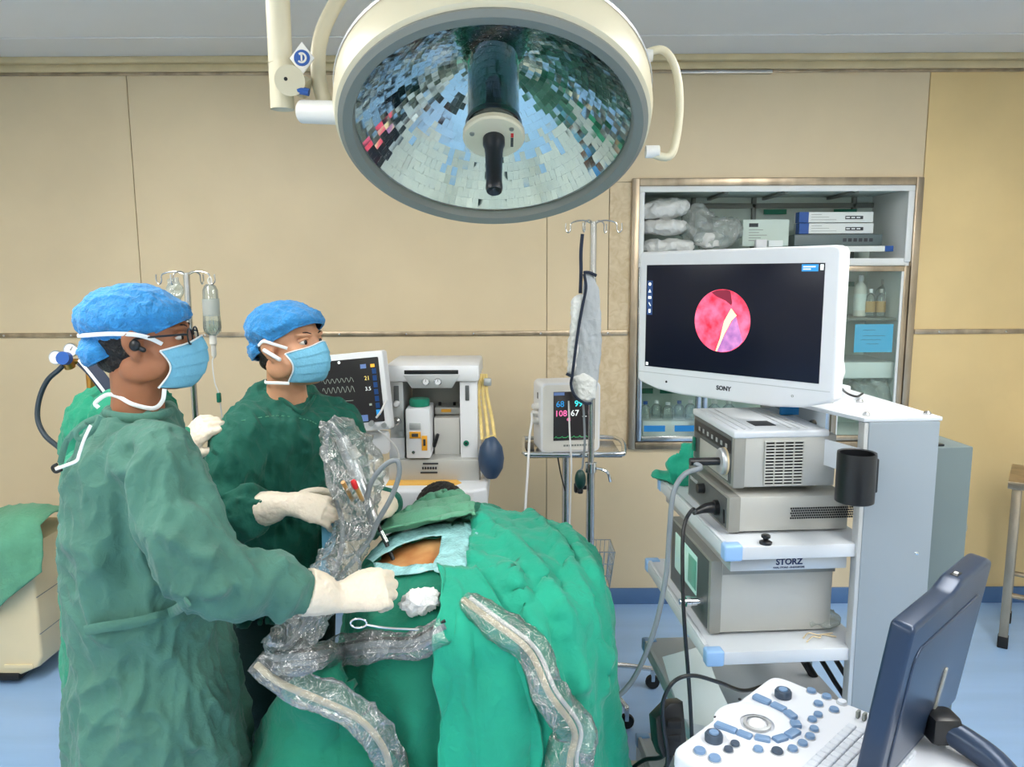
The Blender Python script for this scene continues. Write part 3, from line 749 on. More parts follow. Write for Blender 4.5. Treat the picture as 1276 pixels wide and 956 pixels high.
so = MB().lathe([(.034, 0), (.034, .012), (.030, .016), (.0001, .016)], frame((-.003, .05, .062), (0, 1, 0), (-1, 0, 0)), 32, cap0=True).build('light_socket', M_['silver'], f)
MB().lathe([(.0352, .001), (.0352, .006)], frame((-.003, .05, .062), (0, 1, 0), (-1, 0, 0)), 32).build('socket_ring', M_['beige'], so)
MB().span((-.008, Y - .03, .03), (-.002, Y - .012, .07), .002).build('power_switch', M_['green_l'], f)
bt = tag(MB().span((0, 0, 0), (.05, .012, .022), .001).build('blue_tag', M_['blue_l']), 'small blue tag standing on top of the light source', 'tag'); bt.matrix_basis = MC @ Matrix.Translation((.285, .30, 1.313))
# camera control unit
ccu, X, Y, Z, f = device('camera_unit', 'flat grey camera control unit between the light source and the shelf', .070, .375, .085, .42, 1.056, 1.150)
gr = MB(); 
for i in range(32):
    for j in range(5):
        gr.box((.158 + .0058 * i + (.0029 if j % 2 else 0), -.0005, .038 + .0062 * j), (.0036, .003, .004), 0)
gro = gr.build('perforation', M_['black'], ccu); gro['kind'] = 'stuff'
MB().lathe([(.014, 0), (.013, .018), (.0001, .018)], frame((-.002, .19, .064), (0, 1, 0), (-1, 0, 0)), 18, cap0=True).build('dial', M_['black'], f)
MB().lathe([(.02, 0), (.02, .01), (.016, .012), (.0001, .012)], frame((-.002, .075, .046), (0, 1, 0), (-1, 0, 0)), 20, cap0=True).build('camera_socket', M_['black'], f)
for k in range(5): MB().span((-.0045, .24 + .014 * k, .06), (-.0025, .249 + .014 * k, .07), .0005).build('front_key', M_['silver'], f)
MB().span((-.003, .022, .02), (-.0018, .035, .055), .0005).build('side_slot', M_['black'], f)
# pump with screen
pmp, X, Y, Z, f = device('pump_unit', 'large grey box device with slanted screen on the middle cart shelf', .030, .345, .085, .44, .792, .988)
MB().span((.030, -.003, Z - .036), (X + .004, -.0005, Z - .004), .002).build('side_band', M_['dev_mid'], pmp)
MB().span((-.004, .1, .062), (-.0015, .30, .168), .001).build('screen', M_['scr_teal'], f)
MB().span((-.005, .1, .075), (-.0035, .17, .155), .0005).build('screen_tile', mat('screen_sea_green', (96, 160, 140), .3, emit=.2), f)
MB().lathe([(.011, 0), (.011, .03), (.014, .032), (.014, .044), (.008, .046), (.008, .06), (.0001, .06)], frame((-.002, .05, .07), (0, 1, 0), (-1, 0, 0)), 18, cap0=True).build('pressure_port', M_['chrome'], f)

# --- surgical monitor on the cart
mc = Vector((.562, 2.022, 1.576)); md_ = Vector((.369, -.391, 0)).normalized(); nrm = Vector((-.727, -.686, 0)).normalized()
MM = frame(mc, md_, nrm) @ Matrix.Scale(.965, 4)
mon = thing('surgical_monitor', 'large white flat monitor showing a red endoscope picture above the cart', 'monitor', M=MM)
outl = [(-.288, .188), (-.296, .180), (-.296, -.188), (-.288, -.198), (-.225, -.216), (-.14, -.224), (.14, -.224), (.225, -.216), (.298, -.195), (.306, -.185), (.306, .176), (.300, .187), (.288, .192)]
MB().prism(outl, Matrix.Translation((0, 0, -.055)), .055, .008, 3).build('case', M_['white'], mon)
scr = MB().span((-.268, -.1495, -.001), (.268, .1495, .0015), .0005).build('screen', M_['screen'], mon)
bz = MB()
ed = MB().prism([(-.29, -.168), (.297, -.168), (.297, -.1665), (-.29, -.1665)], Matrix.Translation((0, 0, -.001)), .0015).build('bezel_line', M_['silver'], mon)
cxs, rs = -.012, .086
MB().lathe([(rs, .0018), (.0001, .0019)], Matrix.Translation((cxs, -.004, 0)), 64).build('endoscope_image', M_['endo_red'], scr)
def poly(name, pts, z, m): return MB().add([(cxs + x, -.004 + y, z) for x, y in pts], [tuple(range(len(pts)))]).build(name, M_[m], scr, sharp=None)
poly('dark_tissue', [(.0, .084), (.012, .0845), (.024, .081), (.03, .05), (.028, .042), (.01, .055), (-.02, .066), (-.035, .077), (-.018, .083)], .0021, 'endo_dark')
poly('purple_tissue', [(.042, .018), (.052, -.01), (.066, -.052), (.055, -.065), (.03, -.080), (.004, -.0855), (-.015, -.084), (-.008, -.07), (.015, -.03)], .0022, 'endo_purple')
poly('instrument_tip', [(.028, .035), (.045, .016), (.03, .002), (.01, -.035), (-.006, -.072), (-.012, -.0845), (-.016, -.083), (-.004, -.05), (.008, .0)], .0024, 'endo_cream')
MB().span((.209, .129, .0015), (.252, .1465, .002), 0).build('status_box', M_['scr_blue'], scr)
for k in range(2): MB().span((.213, .139 - .006 * k, .002), (.245 - .012 * k, .142 - .006 * k, .0024), 0).build('status_text', M_['scr_white'], scr)
MB().span((.257, .132, .0015), (.265, .146, .002), 0).build('status_icon', M_['scr_white'], scr)
MB().span((-.264, .004, .0015), (-.245, .104, .002), 0).build('menu_strip', M_['scr_navy'], scr)
for k in range(5):
    z = .094 - .0195 * k; p = MB()
    if k == 0: p.lathe([(.005, .0026), (.0001, .0026)], Matrix.Translation((-.2545, z, 0)), 12)
    elif k == 1: p.add([(-.26, z - .005, .0026), (-.249, z - .005, .0026), (-.2545, z + .006, .0026)], [(0, 1, 2)])
    elif k == 2: p.span((-.260, z - .004, .002), (-.249, z + .004, .0026), 0)
    elif k == 3: p.add([(-.259, z + .004, .0026), (-.256, z + .006, .0026), (-.249, z - .005, .0026), (-.252, z - .006, .0026)], [(0, 1, 2, 3)])
    else: p.span((-.258, z - .006, .002), (-.251, z + .005, .0026), 0)
    p.build('menu_icon', M_['scr_white'], scr, sharp=None)
MB().span((-.264, -.146, .0015), (-.256, -.137, .002), 0).build('corner_icon', M_['scr_white'], scr)
text('maker_name', 'SONY', .017, Matrix.Translation((-.0, -.190, .0005)), M_['print_d'], mon, bold=.0006)
text('power_mark', 'o', .014, Matrix.Translation((.2, -.187, .0005)), M_['cab_grey'], mon)
MB().lathe([(.0001, .002), (.003, .0015), (.0035, 0)], Matrix.Translation((-.19, -.19, 0)), 10).build('sensor', M_['black'], mon)
nk = MB(); nk.box((0, -.10, -.075), (.12, .12, .04), .008); nk.build('mount_plate', M_['white'], mon)
pa = MM @ Vector((0, -.10, -.09)); pb_ = MC @ Vector((.42, .3, 1.362))
ar = MB(); ar.tube([pb_, pb_ + Vector((0, 0, .03))], .05, 28, 1); ar.tube([pb_ + Vector((0, 0, .02)), Vector((pb_.x, pb_.y, pa.z - .02)), (pa + Vector((.06, .02, 0))), pa], .022, 16, 5)
ar.build('mount_arm', M_['white'], mon, True)

# --- cables of the cart
def cable(name, label, pts, r, m, cat='cable', sub=8, n=10): return tag(MB().tube(pts, r, n, sub).build(name, M_[m]), label, cat)
s0 = MC @ Vector((.085 - .019, .105 + .05, 1.163 + .062))
lc = thing('light_cable', 'thick grey light cable looping from the light source to the drape', 'cable', s0)
MB().tube([s0, s0 + Vector((-.075, -.005, 0))], .010, 14, 1).build('plug', M_['black'], lc, True)
MB().tube([s0 + Vector((-.07, -.005, 0)), W(872, 584, 1.88), W(852, 592, 1.87), W(838, 615, 1.86), W(833, 660, 1.85), W(828, 720, 1.84), W(812, 790, 1.84), W(785, 850, 1.84), W(750, 880, 1.82), W(722, 884, 1.74), W(700, 880, 1.68)], .0066, 12, 8).build('cable_run', M_['cable_grey'], lc, True)
s1 = MC @ Vector((.070 - .014, .085 + .075, 1.056 + .046))
cc = thing('camera_cable', 'thin black camera cable hanging from the flat control unit', 'cable', s1)
MB().tube([s1 + Vector((.004, 0, 0)), s1 + Vector((-.02, -.005, .0)), s1 + Vector((-.055, -.02, -.008))], [.016, .013, .0055], 14, 3).build('plug', M_['black'], cc, True)
MB().tube([s1 + Vector((-.05, -.018, -.007)), W(862, 636, 1.80), W(853, 650, 1.79), W(849, 680, 1.77), W(850, 760, 1.73), W(856, 850, 1.72), W(859, 905, 1.72), W(862, 1010, 1.72)], .0048, 10, 8).build('cable_run', M_['black'], cc, True)
cable('power_cable', 'black power cable looping over the lower cart shelf', [W(1010, 862, 2.0), W(960, 855, 1.92), W(925, 862, 1.82), W(895, 852, 1.74), W(862, 843, 1.70), W(838, 850, 1.68), W(824, 875, 1.68), W(824, 905, 1.69), W(829, 950, 1.69), W(815, 985, 1.68)], .0048, 'black')
cable('power_cable', 'black power cable trailing along the floor below the cart', [W(780, 962, 1.9), W(800, 948, 1.86), W(822, 944, 1.8), W(840, 925, 1.74), W(826, 960, 1.7)], .0055, 'black')
for k, (dx, lb) in enumerate(((0, 'black cable hanging under the middle shelf, left of three'), (22, 'black cable hanging under the middle shelf, middle of three'), (40, 'black cable hanging under the middle shelf, nearest the column'))):
    cable('hanging_cable', lb, [W(1000 + dx, 825, 2.12), W(1015 + dx, 850, 2.12), W(1032 + dx, 880, 2.12), W(1036 + dx, 920, 2.13)], .0075 if k else .012, 'black')
cable('video_cable', 'black video cable curving behind the light source', [MC @ Vector((.345, .33, 1.24)), MC @ Vector((.37, .33, 1.26)), MC @ Vector((.40, .36, 1.28)), MC @ Vector((.43, .40, 1.26)), MC @ Vector((.45, .46, 1.16))], .006, 'black')
cable('monitor_cable', 'black cable drooping from the back of the monitor', [MM @ Vector((.28, -.14, -.058)), W(1052, 490, 2.0), W(1066, 496, 2.02), MC @ Vector((.50, .28, 1.372))], .003, 'black')
for k, lb in enumerate(('thin cream wire curled on the middle shelf, front one', 'thin cream wire curled on the middle shelf, rear one')):
    cable('thin_wire', lb, [MC @ Vector((.26, .03 + .02 * k, .794)), MC @ Vector((.285, .055 + .02 * k, .794)), MC @ Vector((.30, .045 + .015 * k, .796)), MC @ Vector((.315, .065, .794)), MC @ Vector((.345, .05 + .02 * k, .794))], .0018, 'tube_cream')
pw = MB(); pw.ell((0, 0, 0), (.05, .05, .012)); pm = pw.union('cable_bag', .005, 2); crumple(pm, .012, 28, 3)
o = tag(link('cable_bag', pm, M_['plastic_bag'], None, False, 180), 'clear plastic bag with wires on the middle shelf by the column', 'bag'); o.location = MC @ Vector((.335, .12, .812))
wp = MB(); wp.tube([MC @ Vector((.06, .12, .525)), MC @ Vector((.03, .18, .60)), MC @ Vector((.02, .26, .66))], .06, 8, 4, ry=.001, up=(0, 1, .2))
tag(wp.build('paper_sheet', M_['paper']), 'white paper sheet propped up on the lower cart shelf', 'paper')
# foot switch / adapter under the cart
pbx = thing('power_adapter', 'black power strip block hanging at the lower cart corner', 'adapter', W(828, 905, 1.74))
q = W(828, 903, 1.76)
MB().prism([(-.035, -.06), (.03, -.06), (.03, .06), (-.005, .06), (-.045, .03), (-.045, -.03)], frame(q, (1, .2, 0), (0, -1, .3)), .05, .006).build('adapter_body', M_['black'], pbx, True)
for k in range(3): MB().box(q + Vector((.008, -.045, .03 - .035 * k)), (.035, .02, .02), .004).build('adapter_plug', M_['black_r'] if k < 2 else M_['amber'], pbx, True)
# green cloth bundle at the far end of the upper shelf
def blob(name, label, cat, parts, m, voxel, amp, sc, seed, smooth=2):
    mb = MB()
    for c, r in parts: mb.ell(c, r)
    me = mb.union(name, voxel, smooth); crumple(me, amp, sc, seed)
    return tag(link(name, me, M_[m], None, False, 180), label, cat)
g0 = MC @ Vector((.10, .545, 1.056))
blob('green_cloth', 'crumpled bright green cloth heaped on the far end of the upper shelf', 'cloth', [(g0 + Vector((.03, 0, .07)), (.05, .05, .075)), (g0 + Vector((.06, .0, .12)), (.035, .04, .06)), (g0 + Vector((-.01, 0, .05)), (.05, .05, .045)), (g0 + Vector((-.02, .03, .016)), (.09, .05, .012))], 'teal', .006, .022, 14, 5)

# ================================================================== anaesthesia machine
AY = 2.95
a0 = W(480, 600, AY)
anm = thing('anaesthesia_machine', 'white anaesthesia machine with gauges standing at the head of the table', 'medical machine', (-.30, AY, 0))
def AL(px, py, dy=0.0):
    p = W(px, py, AY + dy); return Vector((p.x + .30, dy, p.z))
def ab(name, p0, p1, m, dy0=0.0, dy1=.02, par=None, r=.003):
    """box whose front face spans two photo points on the machine's front"""
    a, b = AL(p0[0], p0[1]), AL(p1[0], p1[1])
    return MB().span((a.x, dy0, b.z), (b.x, dy1, a.z), r).build(name, M_[m], par or anm)
ab('top_hood', (479, 454), (597, 475), 'white', -.02, .34, r=.012)
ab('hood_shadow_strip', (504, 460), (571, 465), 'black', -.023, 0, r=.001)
a, b = AL(503, 466), AL(573, 482)
xm = (a.x + b.x) / 2; wv = (b.x - a.x) / 2
gp = MB().prism([(-wv, a.z), (-wv * .72, b.z), (wv * .72, b.z), (wv, a.z)], Matrix.Translation((xm, -.018, 0)) @ Matrix.Rotation(math.pi / 2, 4, 'X'), .008, .001).build('gauge_panel', M_['silver'], anm)
for px in (531, 546):
    c = AL(px, 474); g = MB().lathe([(.014, 0), (.014, .008), (.012, .010), (.0115, .008), (.0001, .008)], frame((c.x, -.026, c.z), (1, 0, 0), (0, -1, 0)), 24).build('gauge', M_['chrome'], gp)
    MB().lathe([(.0112, .0085), (.0001, .0085)], frame((c.x, -.026, c.z), (1, 0, 0), (0, -1, 0)), 20).build('dial_face', M_['white'], g)
    MB().span((c.x - .0008, -.0352, c.z), (c.x + .0008, -.0345, c.z + .009), 0).build('needle', M_['print_d'], g)
ab('left_column', (484, 475), (504, 600), 'silver', 0, .34); ab('right_column', (572, 475), (595, 600), 'white', 0, .34)
ab('rear_panel', (504, 475), (572, 600), 'dev_mid', .2, .34)
ab('flow_tube_left', (490, 480), (497, 506), 'dev_front', -.006, 0); ab('flow_tube_right', (579, 480), (584, 499), 'dev_front', -.006, 0)
c = AL(494, 502); MB().lathe([(.012, 0), (.012, .02), (.009, .026), (.0001, .026)], frame((c.x, -.004, c.z), (1, 0, 0), (0, -1, 0)), 20).build('flow_knob', M_['white'], anm)
c = AL(494, 524); MB().lathe([(.017, 0), (.014, .012), (.007, .016), (.007, .03), (.0001, .03)], frame((c.x, -.002, c.z), (1, 0, 0), (0, -1, 0)), 22).build('gas_outlet', M_['steel'], anm)
ab('lower_left_panel', (484, 545), (504, 575), 'white', -.004, 0)
vp = ab('vaporiser', (506, 507), (537, 568), 'white', -.04, .12, r=.006)
c = AL(521, 503); MB().lathe([(.038, -.012), (.04, -.006), (.04, .012), (.036, .018), (.0001, .02)], Matrix.Translation((c.x, .03, c.z)), 32, cap0=True).build('vaporiser_dial', M_['green_drape'], vp)
def aplate(p0, p1, m, nm, dy=-.042, par=vp): 
    a, b = AL(*p0), AL(*p1); return MB().span((a.x, dy - .002, b.z), (b.x, dy + .003, a.z), .0005).build(nm, M_[m], par)
aplate((511, 524), (525, 532), 'silver', 'sight_window'); aplate((511, 535), (525, 543), 'orange', 'warning_label'); aplate((526, 540), (533, 558), 'orange', 'warning_label'); aplate((514, 537), (522, 541), 'print_d', 'label_print', -.0445); aplate((528, 544), (531, 552), 'print_d', 'label_print', -.0445)
c = AL(516, 560); MB().lathe([(.006, 0), (.006, .008), (.0001, .008)], frame((c.x, -.04, c.z), (1, 0, 0), (0, -1, 0)), 14).build('drain_screw', M_['steel'], vp)
ab('mount_bar', (538, 513), (571, 522), 'dev_side', .10, .2); ab('orange_tag', (546, 515), (559, 519), 'orange', .096, .1)
for px in (543, 562):
    c = AL(px, 513); MB().lathe([(.006, 0), (.006, .014), (.0001, .014)], Matrix.Translation((c.x, .15, c.z)), 12).build('mount_pin', M_['black'], anm)
ab('lower_right_housing', (538, 524), (571, 600), 'white_w', .06, .2)
c = AL(541, 552); MB().box((c.x, .05, c.z), (.012, .02, .055), .003, rot=Matrix.Rotation(.3, 3, 'Y')).build('lock_lever', M_['black'], anm)
c = AL(580, 552); so = MB().lathe([(.011, 0), (.011, .006), (.0001, .006)], frame((c.x, -.0005, c.z), (1, 0, 0), (0, -1, 0)), 20).build('green_socket', M_['green_l'], anm)
MB().lathe([(.005, .007), (.0001, .007)], frame((c.x, -.0005, c.z), (1, 0, 0), (0, -1, 0)), 12).build('socket_hole', M_['black'], so)
a, b = AL(484, 570), AL(597, 598)
MB().span((a.x, -.03, b.z), (b.x, .3, a.z), .008).build('lower_front', M_['dev_side'], anm)
for (p0, p1) in (((527, 574), (546, 576)), ((524, 585), (545, 587))): 
    aplate(p0, p1, 'print_d', 'print_line', -.031, anm)
for q_ in range(6): aplate((526 + 3.2 * q_, 579), (528.2 + 3.2 * q_, 582), 'print_d', 'print_letter', -.031, anm)
dz = W(540, 611, AY - .17).z
dk = MB(); xl, xr = AL(466, 600).x, AL(607, 600).x
dk.prism([(xl, -.13), (xl + .03, -.17), (xr - .05, -.17), (xr, -.13), (xr, .30), (xl, .30)], Matrix.Translation((0, 0, dz - .10)), .10, .012, 3)
dko = dk.build('work_desk', M_['white'], anm)
MB().prism([(xl + .06, -.10), (xr - .12, -.10), (xr - .10, -.07), (xr - .12, -.03), (xl + .06, -.03)], Matrix.Translation((0, 0, dz - .001)), .004, .001).build('desk_mat', M_['yellow_mat'], dko)
for px in (495, 590):
    c = AL(px, 625); MB().lathe([(.014, 0), (.014, .01), (.009, .012), (.0001, .012)], frame((c.x, -.165, c.z - .03), (1, 0, 0), (0, -1, 0)), 18).build('desk_lock', M_['silver'], dko)
MB().span((xl + .04, -.1, .16), (xr - .04, .30, dz - .10), .008).build('drawer_body', M_['white'], anm)
for k in range(3):
    d = MB().span((xl + .05, -.112, .2 + .17 * k), (xr - .05, -.1, .36 + .17 * k), .004).build('drawer', M_['white_w'], anm)
    MB().span(((xl + xr) / 2 - .08, -.12, .27 + .17 * k), ((xl + xr) / 2 + .08, -.11, .285 + .17 * k), .003).build('handle', M_['cab_grey'], d)
for x in (xl + .06, xr - .06):
    for y in (-.07, .26):
        MB().lathe([(.012, -.012), (.048, -.011), (.05, 0), (.048, .011), (.012, .012)], Matrix.Translation((x, y, .05)) @ Matrix.Rotation(math.pi / 2, 4, 'X'), 20, cap0=True, cap1=True).build('castor', M_['black_r'], anm)
MB().span((xl + .03, -.1, .1), (xr - .03, .3, .16), .01).build('plinth', M_['silver'], anm)
# ventilator screen on an arm
P0, P1, P2, P3 = W(383, 450, 2.92), W(474, 442, 2.86), W(482, 520, 2.84), W(392, 537, 2.90)
vx = (P1 - P0).normalized(); vz = (P0 - P3).normalized(); vn = vx.cross(vz).normalized()
vc = (P0 + P1 + P2 + P3) / 4
MV = frame(vc, vx, vn); vw, vh = (P1 - P0).length, (P0 - P3).length
ven = thing('ventilator_screen', 'tilted white framed ventilator screen beside the anaesthesia machine', 'monitor', M=MV)
MB().prism(rrect(vw + .02, vh + .03, .012), Matrix.Translation((0, -.005, -.045)), .045, .006, 2).build('case', M_['white'], ven)
vs = MB().prism(rrect(vw - .022, vh - .026, .004), Matrix.Translation((0, .0, -.001)), .003).build('screen', M_['screen2'], ven)
MB().lathe([(.0055, .003), (.0001, .0035)], Matrix.Translation((-.02, vh / 2 - .022, 0)), 14).build('alarm_lamp', M_['scr_white'], vs)
def vbox(x0, y0, x1, y1, m, nm): MB().span((x0, y0, .002), (x1, y1, .0032), 0).build(nm, M_[m], vs)
hw, hh = vw / 2, vh / 2
for row, (y, am) in enumerate(((.045, .012), (.010, .016))):
    pts = [(-hw + .05 + .13 * q / 40, y + am * (math.sin(q * 1.05) ** 3), .0035) for q in range(41)]
    MB().tube(pts, .0007, 4, 1).build('waveform', M_['scr_line'], vs)
vbox(-hw + .05, -.035, -hw + .17, -.0335, 'scr_line', 'trend_line')
vbox(-hw + .028, -.085, -hw + .033, -.045, 'scr_white', 'bar_meter'); vbox(-hw + .014, -.09, -hw + .017, -.05, 'scr_slate', 'bar_meter')
vbox(hw - .085, hh - .052, hw - .062, hh - .036, 'scr_slate', 'mode_tile'); vbox(hw - .044, hh - .05, hw - .028, hh - .038, 'scr_orange', 'alarm_tile')
for k in range(7): vbox(hw - .040, hh - .075 - .026 * k, hw - .024, hh - .055 - .026 * k, 'scr_navy' if k < 6 else 'scr_blue', 'side_key')
for k in range(6): vbox(-hw + .05 + .029 * k, -hh + .018, -hw + .077 + .029 * k, -hh + .042, 'scr_slate', 'setting_key')
for (s, x, y, m, z) in (('21', hw - .063, .045, 'scr_yellow', .022), ('3.5', hw - .063, .005, 'scr_white', .02)):
    text('screen_number', s, z, Matrix.Translation((x, y, .003)), M_[m], vs, depth=.0003)
for (x, y) in ((-.03, -.062), (-.005, -.055), (-.005, -.078), (hw - .06, -.055)): vbox(x - .005, y - .004, x + .005, y + .004, 'scr_line', 'reading')
MB().tube([vc + Vector((.05, .05, -.06)), vc + Vector((.10, .10, -.13)), Vector((-.40, AY + .1, 1.10))], .02, 12, 4).build('support_arm', M_['white'], ven, True)
bp = W(455, 545, 2.86)
MB().box(bp + Vector((-.03, .06, -.03)), (.22, .05, .09), .015).build('hose_shelf', M_['white'], ven, True)
for k, px in enumerate((462, 478)):
    c = W(px, 527 + 2 * k, 2.84); MB().lathe([(.014, 0), (.016, .01), (.010, .012), (.010, .04), (.0001, .04)], frame(c + Vector((0, .03, 0)), (1, 0, 0), (0, -1, 0)), 18).build('hose_port', M_['silver'], ven, True)
cable('clear_hose', 'thin clear breathing line from the screen arm to the machine', [W(468, 520, 2.80), W(474, 512, 2.80), W(480, 500, 2.84), W(486, 492, 2.90)], .004, 'cable_white')
cable('clear_hose', 'thin white line drooping below the machine gas outlet', [W(470, 535, 2.80), W(482, 545, 2.82), W(494, 560, 2.86), W(497, 582, 2.88)], .003, 'cable_white')
# rebreathing bag with yellow hoses
rb = thing('rebreathing_bag', 'slate blue rubber breathing bag hanging right of the anaesthesia machine', 'breathing bag', W(611, 570, 2.92))
c = W(611, 571, 2.92)
m_ = MB().lathe([(.010, .088), (.022, .078), (.044, .045), (.051, .0), (.046, -.04), (.03, -.068), (.022, -.078), (.012, -.08), (.0001, -.08)], Matrix.Translation(c), 24, cap0=True).mesh('bag'); link('bag', m_, M_['bag_blue'], rb, True)
for k in range(3):
    hp = [W(600 + 8 * k, 548, 2.94), W(598 + 7 * k, 520, 2.97), W(596 + 5 * k, 490, 2.99), W(599 + 3 * k, 466, 3.01)]
    hs, _ = smooth_path(hp, 12); rad = [.0062 + .0012 * (i % 2) for i in range(len(hs))]
    MB().tube(hs, rad, 10, 1).build('corrugated_hose', M_['yellow_hose'], rb, True)
MB().tube([W(611, 553, 2.92), W(609, 544, 2.93)], [.016, .022], 14, 1).build('bag_neck', M_['yellow_hose'], rb, True)
MB().box(W(607, 476, 2.985), (.03, .012, .03), .004).build('hose_clip', M_['silver'], rb, True)
MB().tube([W(596, 468, 3.02), W(590, 470, 3.02)], .006, 10, 1).build('hook', M_['steel'], rb, True)

# ================================================================== patient monitor on its stand
PY = 3.10
st = thing('monitor_stand', 'steel tray stand carrying the small patient monitor', 'stand', (W(705, 600, PY).x, PY, 0))
sx = W(705, 600, PY).x
def SL(px, py, Y=PY): p = W(px, py, Y); return Vector((p.x - sx, Y - PY, p.z))
tz = SL(705, 560).z
MB().tube([(0, .05, .06), (0, .05, tz)], .016, 18, 1).build('pole', M_['steel'], st)
xl_, xr_ = SL(652, 560).x, SL(772, 560).x
MB().span((xl_ + .01, -.13, tz - .006), (xr_ - .01, .16, tz), .002).build('tray', M_['steel'], st)
MB().tube([(xl_, .16, tz + .012), (xl_, -.10, tz + .012), (xl_ + .05, -.14, tz + .012), (xr_ - .05, -.14, tz + .012), (xr_, -.10, tz + .012), (xr_, .16, tz + .012), (0, .17, tz + .012), (xl_, .16, tz + .012)], .010, 12, 4).build('tray_rail', M_['chrome'], st)
MB().span((xl_ - .01, -.07, tz - .004), (xl_ + .04, .05, tz + .016), .003).build('tray_grip', M_['black'], st)
for a in range(5):
    an = math.radians(72 * a + 20); d = Vector((math.cos(an), math.sin(an), 0))
    l = MB(); l.tube([Vector((0, .05, .1)), Vector((0, .05, .1)) + d * .15 + Vector((0, 0, -.015))], .012, 10, 1); lo = l.build('leg', M_['steel'], st)
    e = Vector((0, .05, 0)) + d * .15
    MB().lathe([(.008, -.01), (.026, -.009), (.028, 0), (.026, .009), (.008, .01)], Matrix.Translation((e.x, e.y, .028)) @ Matrix.Rotation(math.pi / 2, 4, 'X'), 16, cap0=True, cap1=True).build('castor', M_['black_r'], lo)
    MB().span((e.x - .006, e.y - .014, .03), (e.x + .006, e.y + .014, .08), .003).build('castor_fork', M_['steel'], lo)
pm_z = tz + .006
Pa, Pb = W(672, 480, 3.05), W(750, 475, 3.0)
pmon = thing('patient_monitor', 'small white patient monitor with coloured numbers on the tray stand', 'monitor', M=frame((W(711, 515, 3.0).x, 3.02, 0), (1, .17, 0), (0, 0, 1)))
PMi = pmon.matrix_basis.inverted()
def PL(px, py): return PMi @ W(px, py, 3.02)
pw_, pz0, pz1 = .246, tz + .004, PL(711, 477).z
MPF = frame((0, 0, (pz0 + pz1) / 2), (1, 0, 0), (0, -1, 0)); ph_ = pz1 - pz0
MB().prism(rrect(pw_, ph_, .022), MPF @ Matrix.Translation((0, 0, -.15)), .15, .008, 3).build('case', M_['white'], pmon)
MB().prism(rrect(pw_ - .018, ph_ - .018, .016), MPF @ Matrix.Translation((0, 0, -.001)), .004, .002).build('bezel', M_['white_w'], pmon)
MB().span((-.112, .008, pz0 + .02), (-.109, .012, pz1 - .02), .001).build('side_stripe', M_['scr_slate'], pmon)
s_ = MB().span((-.072, -.006, pz0 + .052), (.098, -.002, pz1 - .036), .001).build('screen', M_['screen2'], pmon)
def ptxt(s, x, z, size, m): text('screen_number', s, size, frame((x, -.0062, z), (1, 0, 0), (0, -1, 0)), M_[m], s_, depth=.0003, bold=.0004)
sz0, sz1 = pz0 + .052, pz1 - .036
ptxt('68', -.045, sz1 - .05, .034, 'scr_blue'); ptxt('99', .03, sz1 - .05, .034, 'scr_cyan'); ptxt('108', -.042, sz1 - .088, .034, 'scr_pink'); ptxt('67', .015, sz1 - .088, .034, 'scr_white'); ptxt('- -', .055, sz1 - .1, .02, 'scr_white'); ptxt('62', -.01, sz1 - .112, .016, 'scr_pink')
MB().span((-.071, -.0066, sz1 - .014), (-.028, -.0058, sz1 - .002), 0).build('title_bar', M_['scr_slate'], s_)
MB().tube([(-.068 + .14 * q / 40, -.0066, sz0 + .012 + .007 * max(0, math.sin(q * .9)) ** 4) for q in range(41)], .0007, 4, 1).build('waveform', M_['scr_green'], s_)
for q_ in range(9): MB().span((-.03 + .011 * q_, -.0048, pz0 + .027), (-.022 + .011 * q_, -.0035, pz0 + .034), 0).build('print_letter', M_['cab_grey'], pmon)
MB().span((-.124, .05, pz1 - .07), (-.1225, .066, pz1 - .045), .0005).build('side_port', M_['black'], pmon)
for k in range(3):
    c = Vector((-.123, .05 + .012 * (k % 2), pz1 - .10 - .03 * k)); MB().lathe([(.014, 0), (.012, .022), (.006, .026), (.0001, .026)], frame(c, (0, 1, 0), (-1, 0, 0)), 14).build('connector', M_['white_w'], pmon)
k0 = pmon.matrix_basis @ Vector((-.149, .05, pz1 - .13))
cable('sensor_cable', 'white sensor cable hanging left of the patient monitor', [k0, W(662, 525, 3.0), W(659, 545, 2.97), W(657, 580, 2.94), W(653, 640, 2.90), W(651, 700, 2.9)], .005, 'cable_white')
cable('sensor_cable', 'thin white cable hanging in front of the tray stand pole', [W(708, 500, 2.93), W(709, 540, 2.91), W(711, 580, 2.91), W(709, 640, 2.91), W(708, 690, 2.92)], .0035, 'cable_white')
cable('stand_cable', 'thin dark cable hanging from the steel tray', [W(694, 570, 3.1), W(698, 592, 3.11), W(703, 612, 3.13)], .003, 'black')

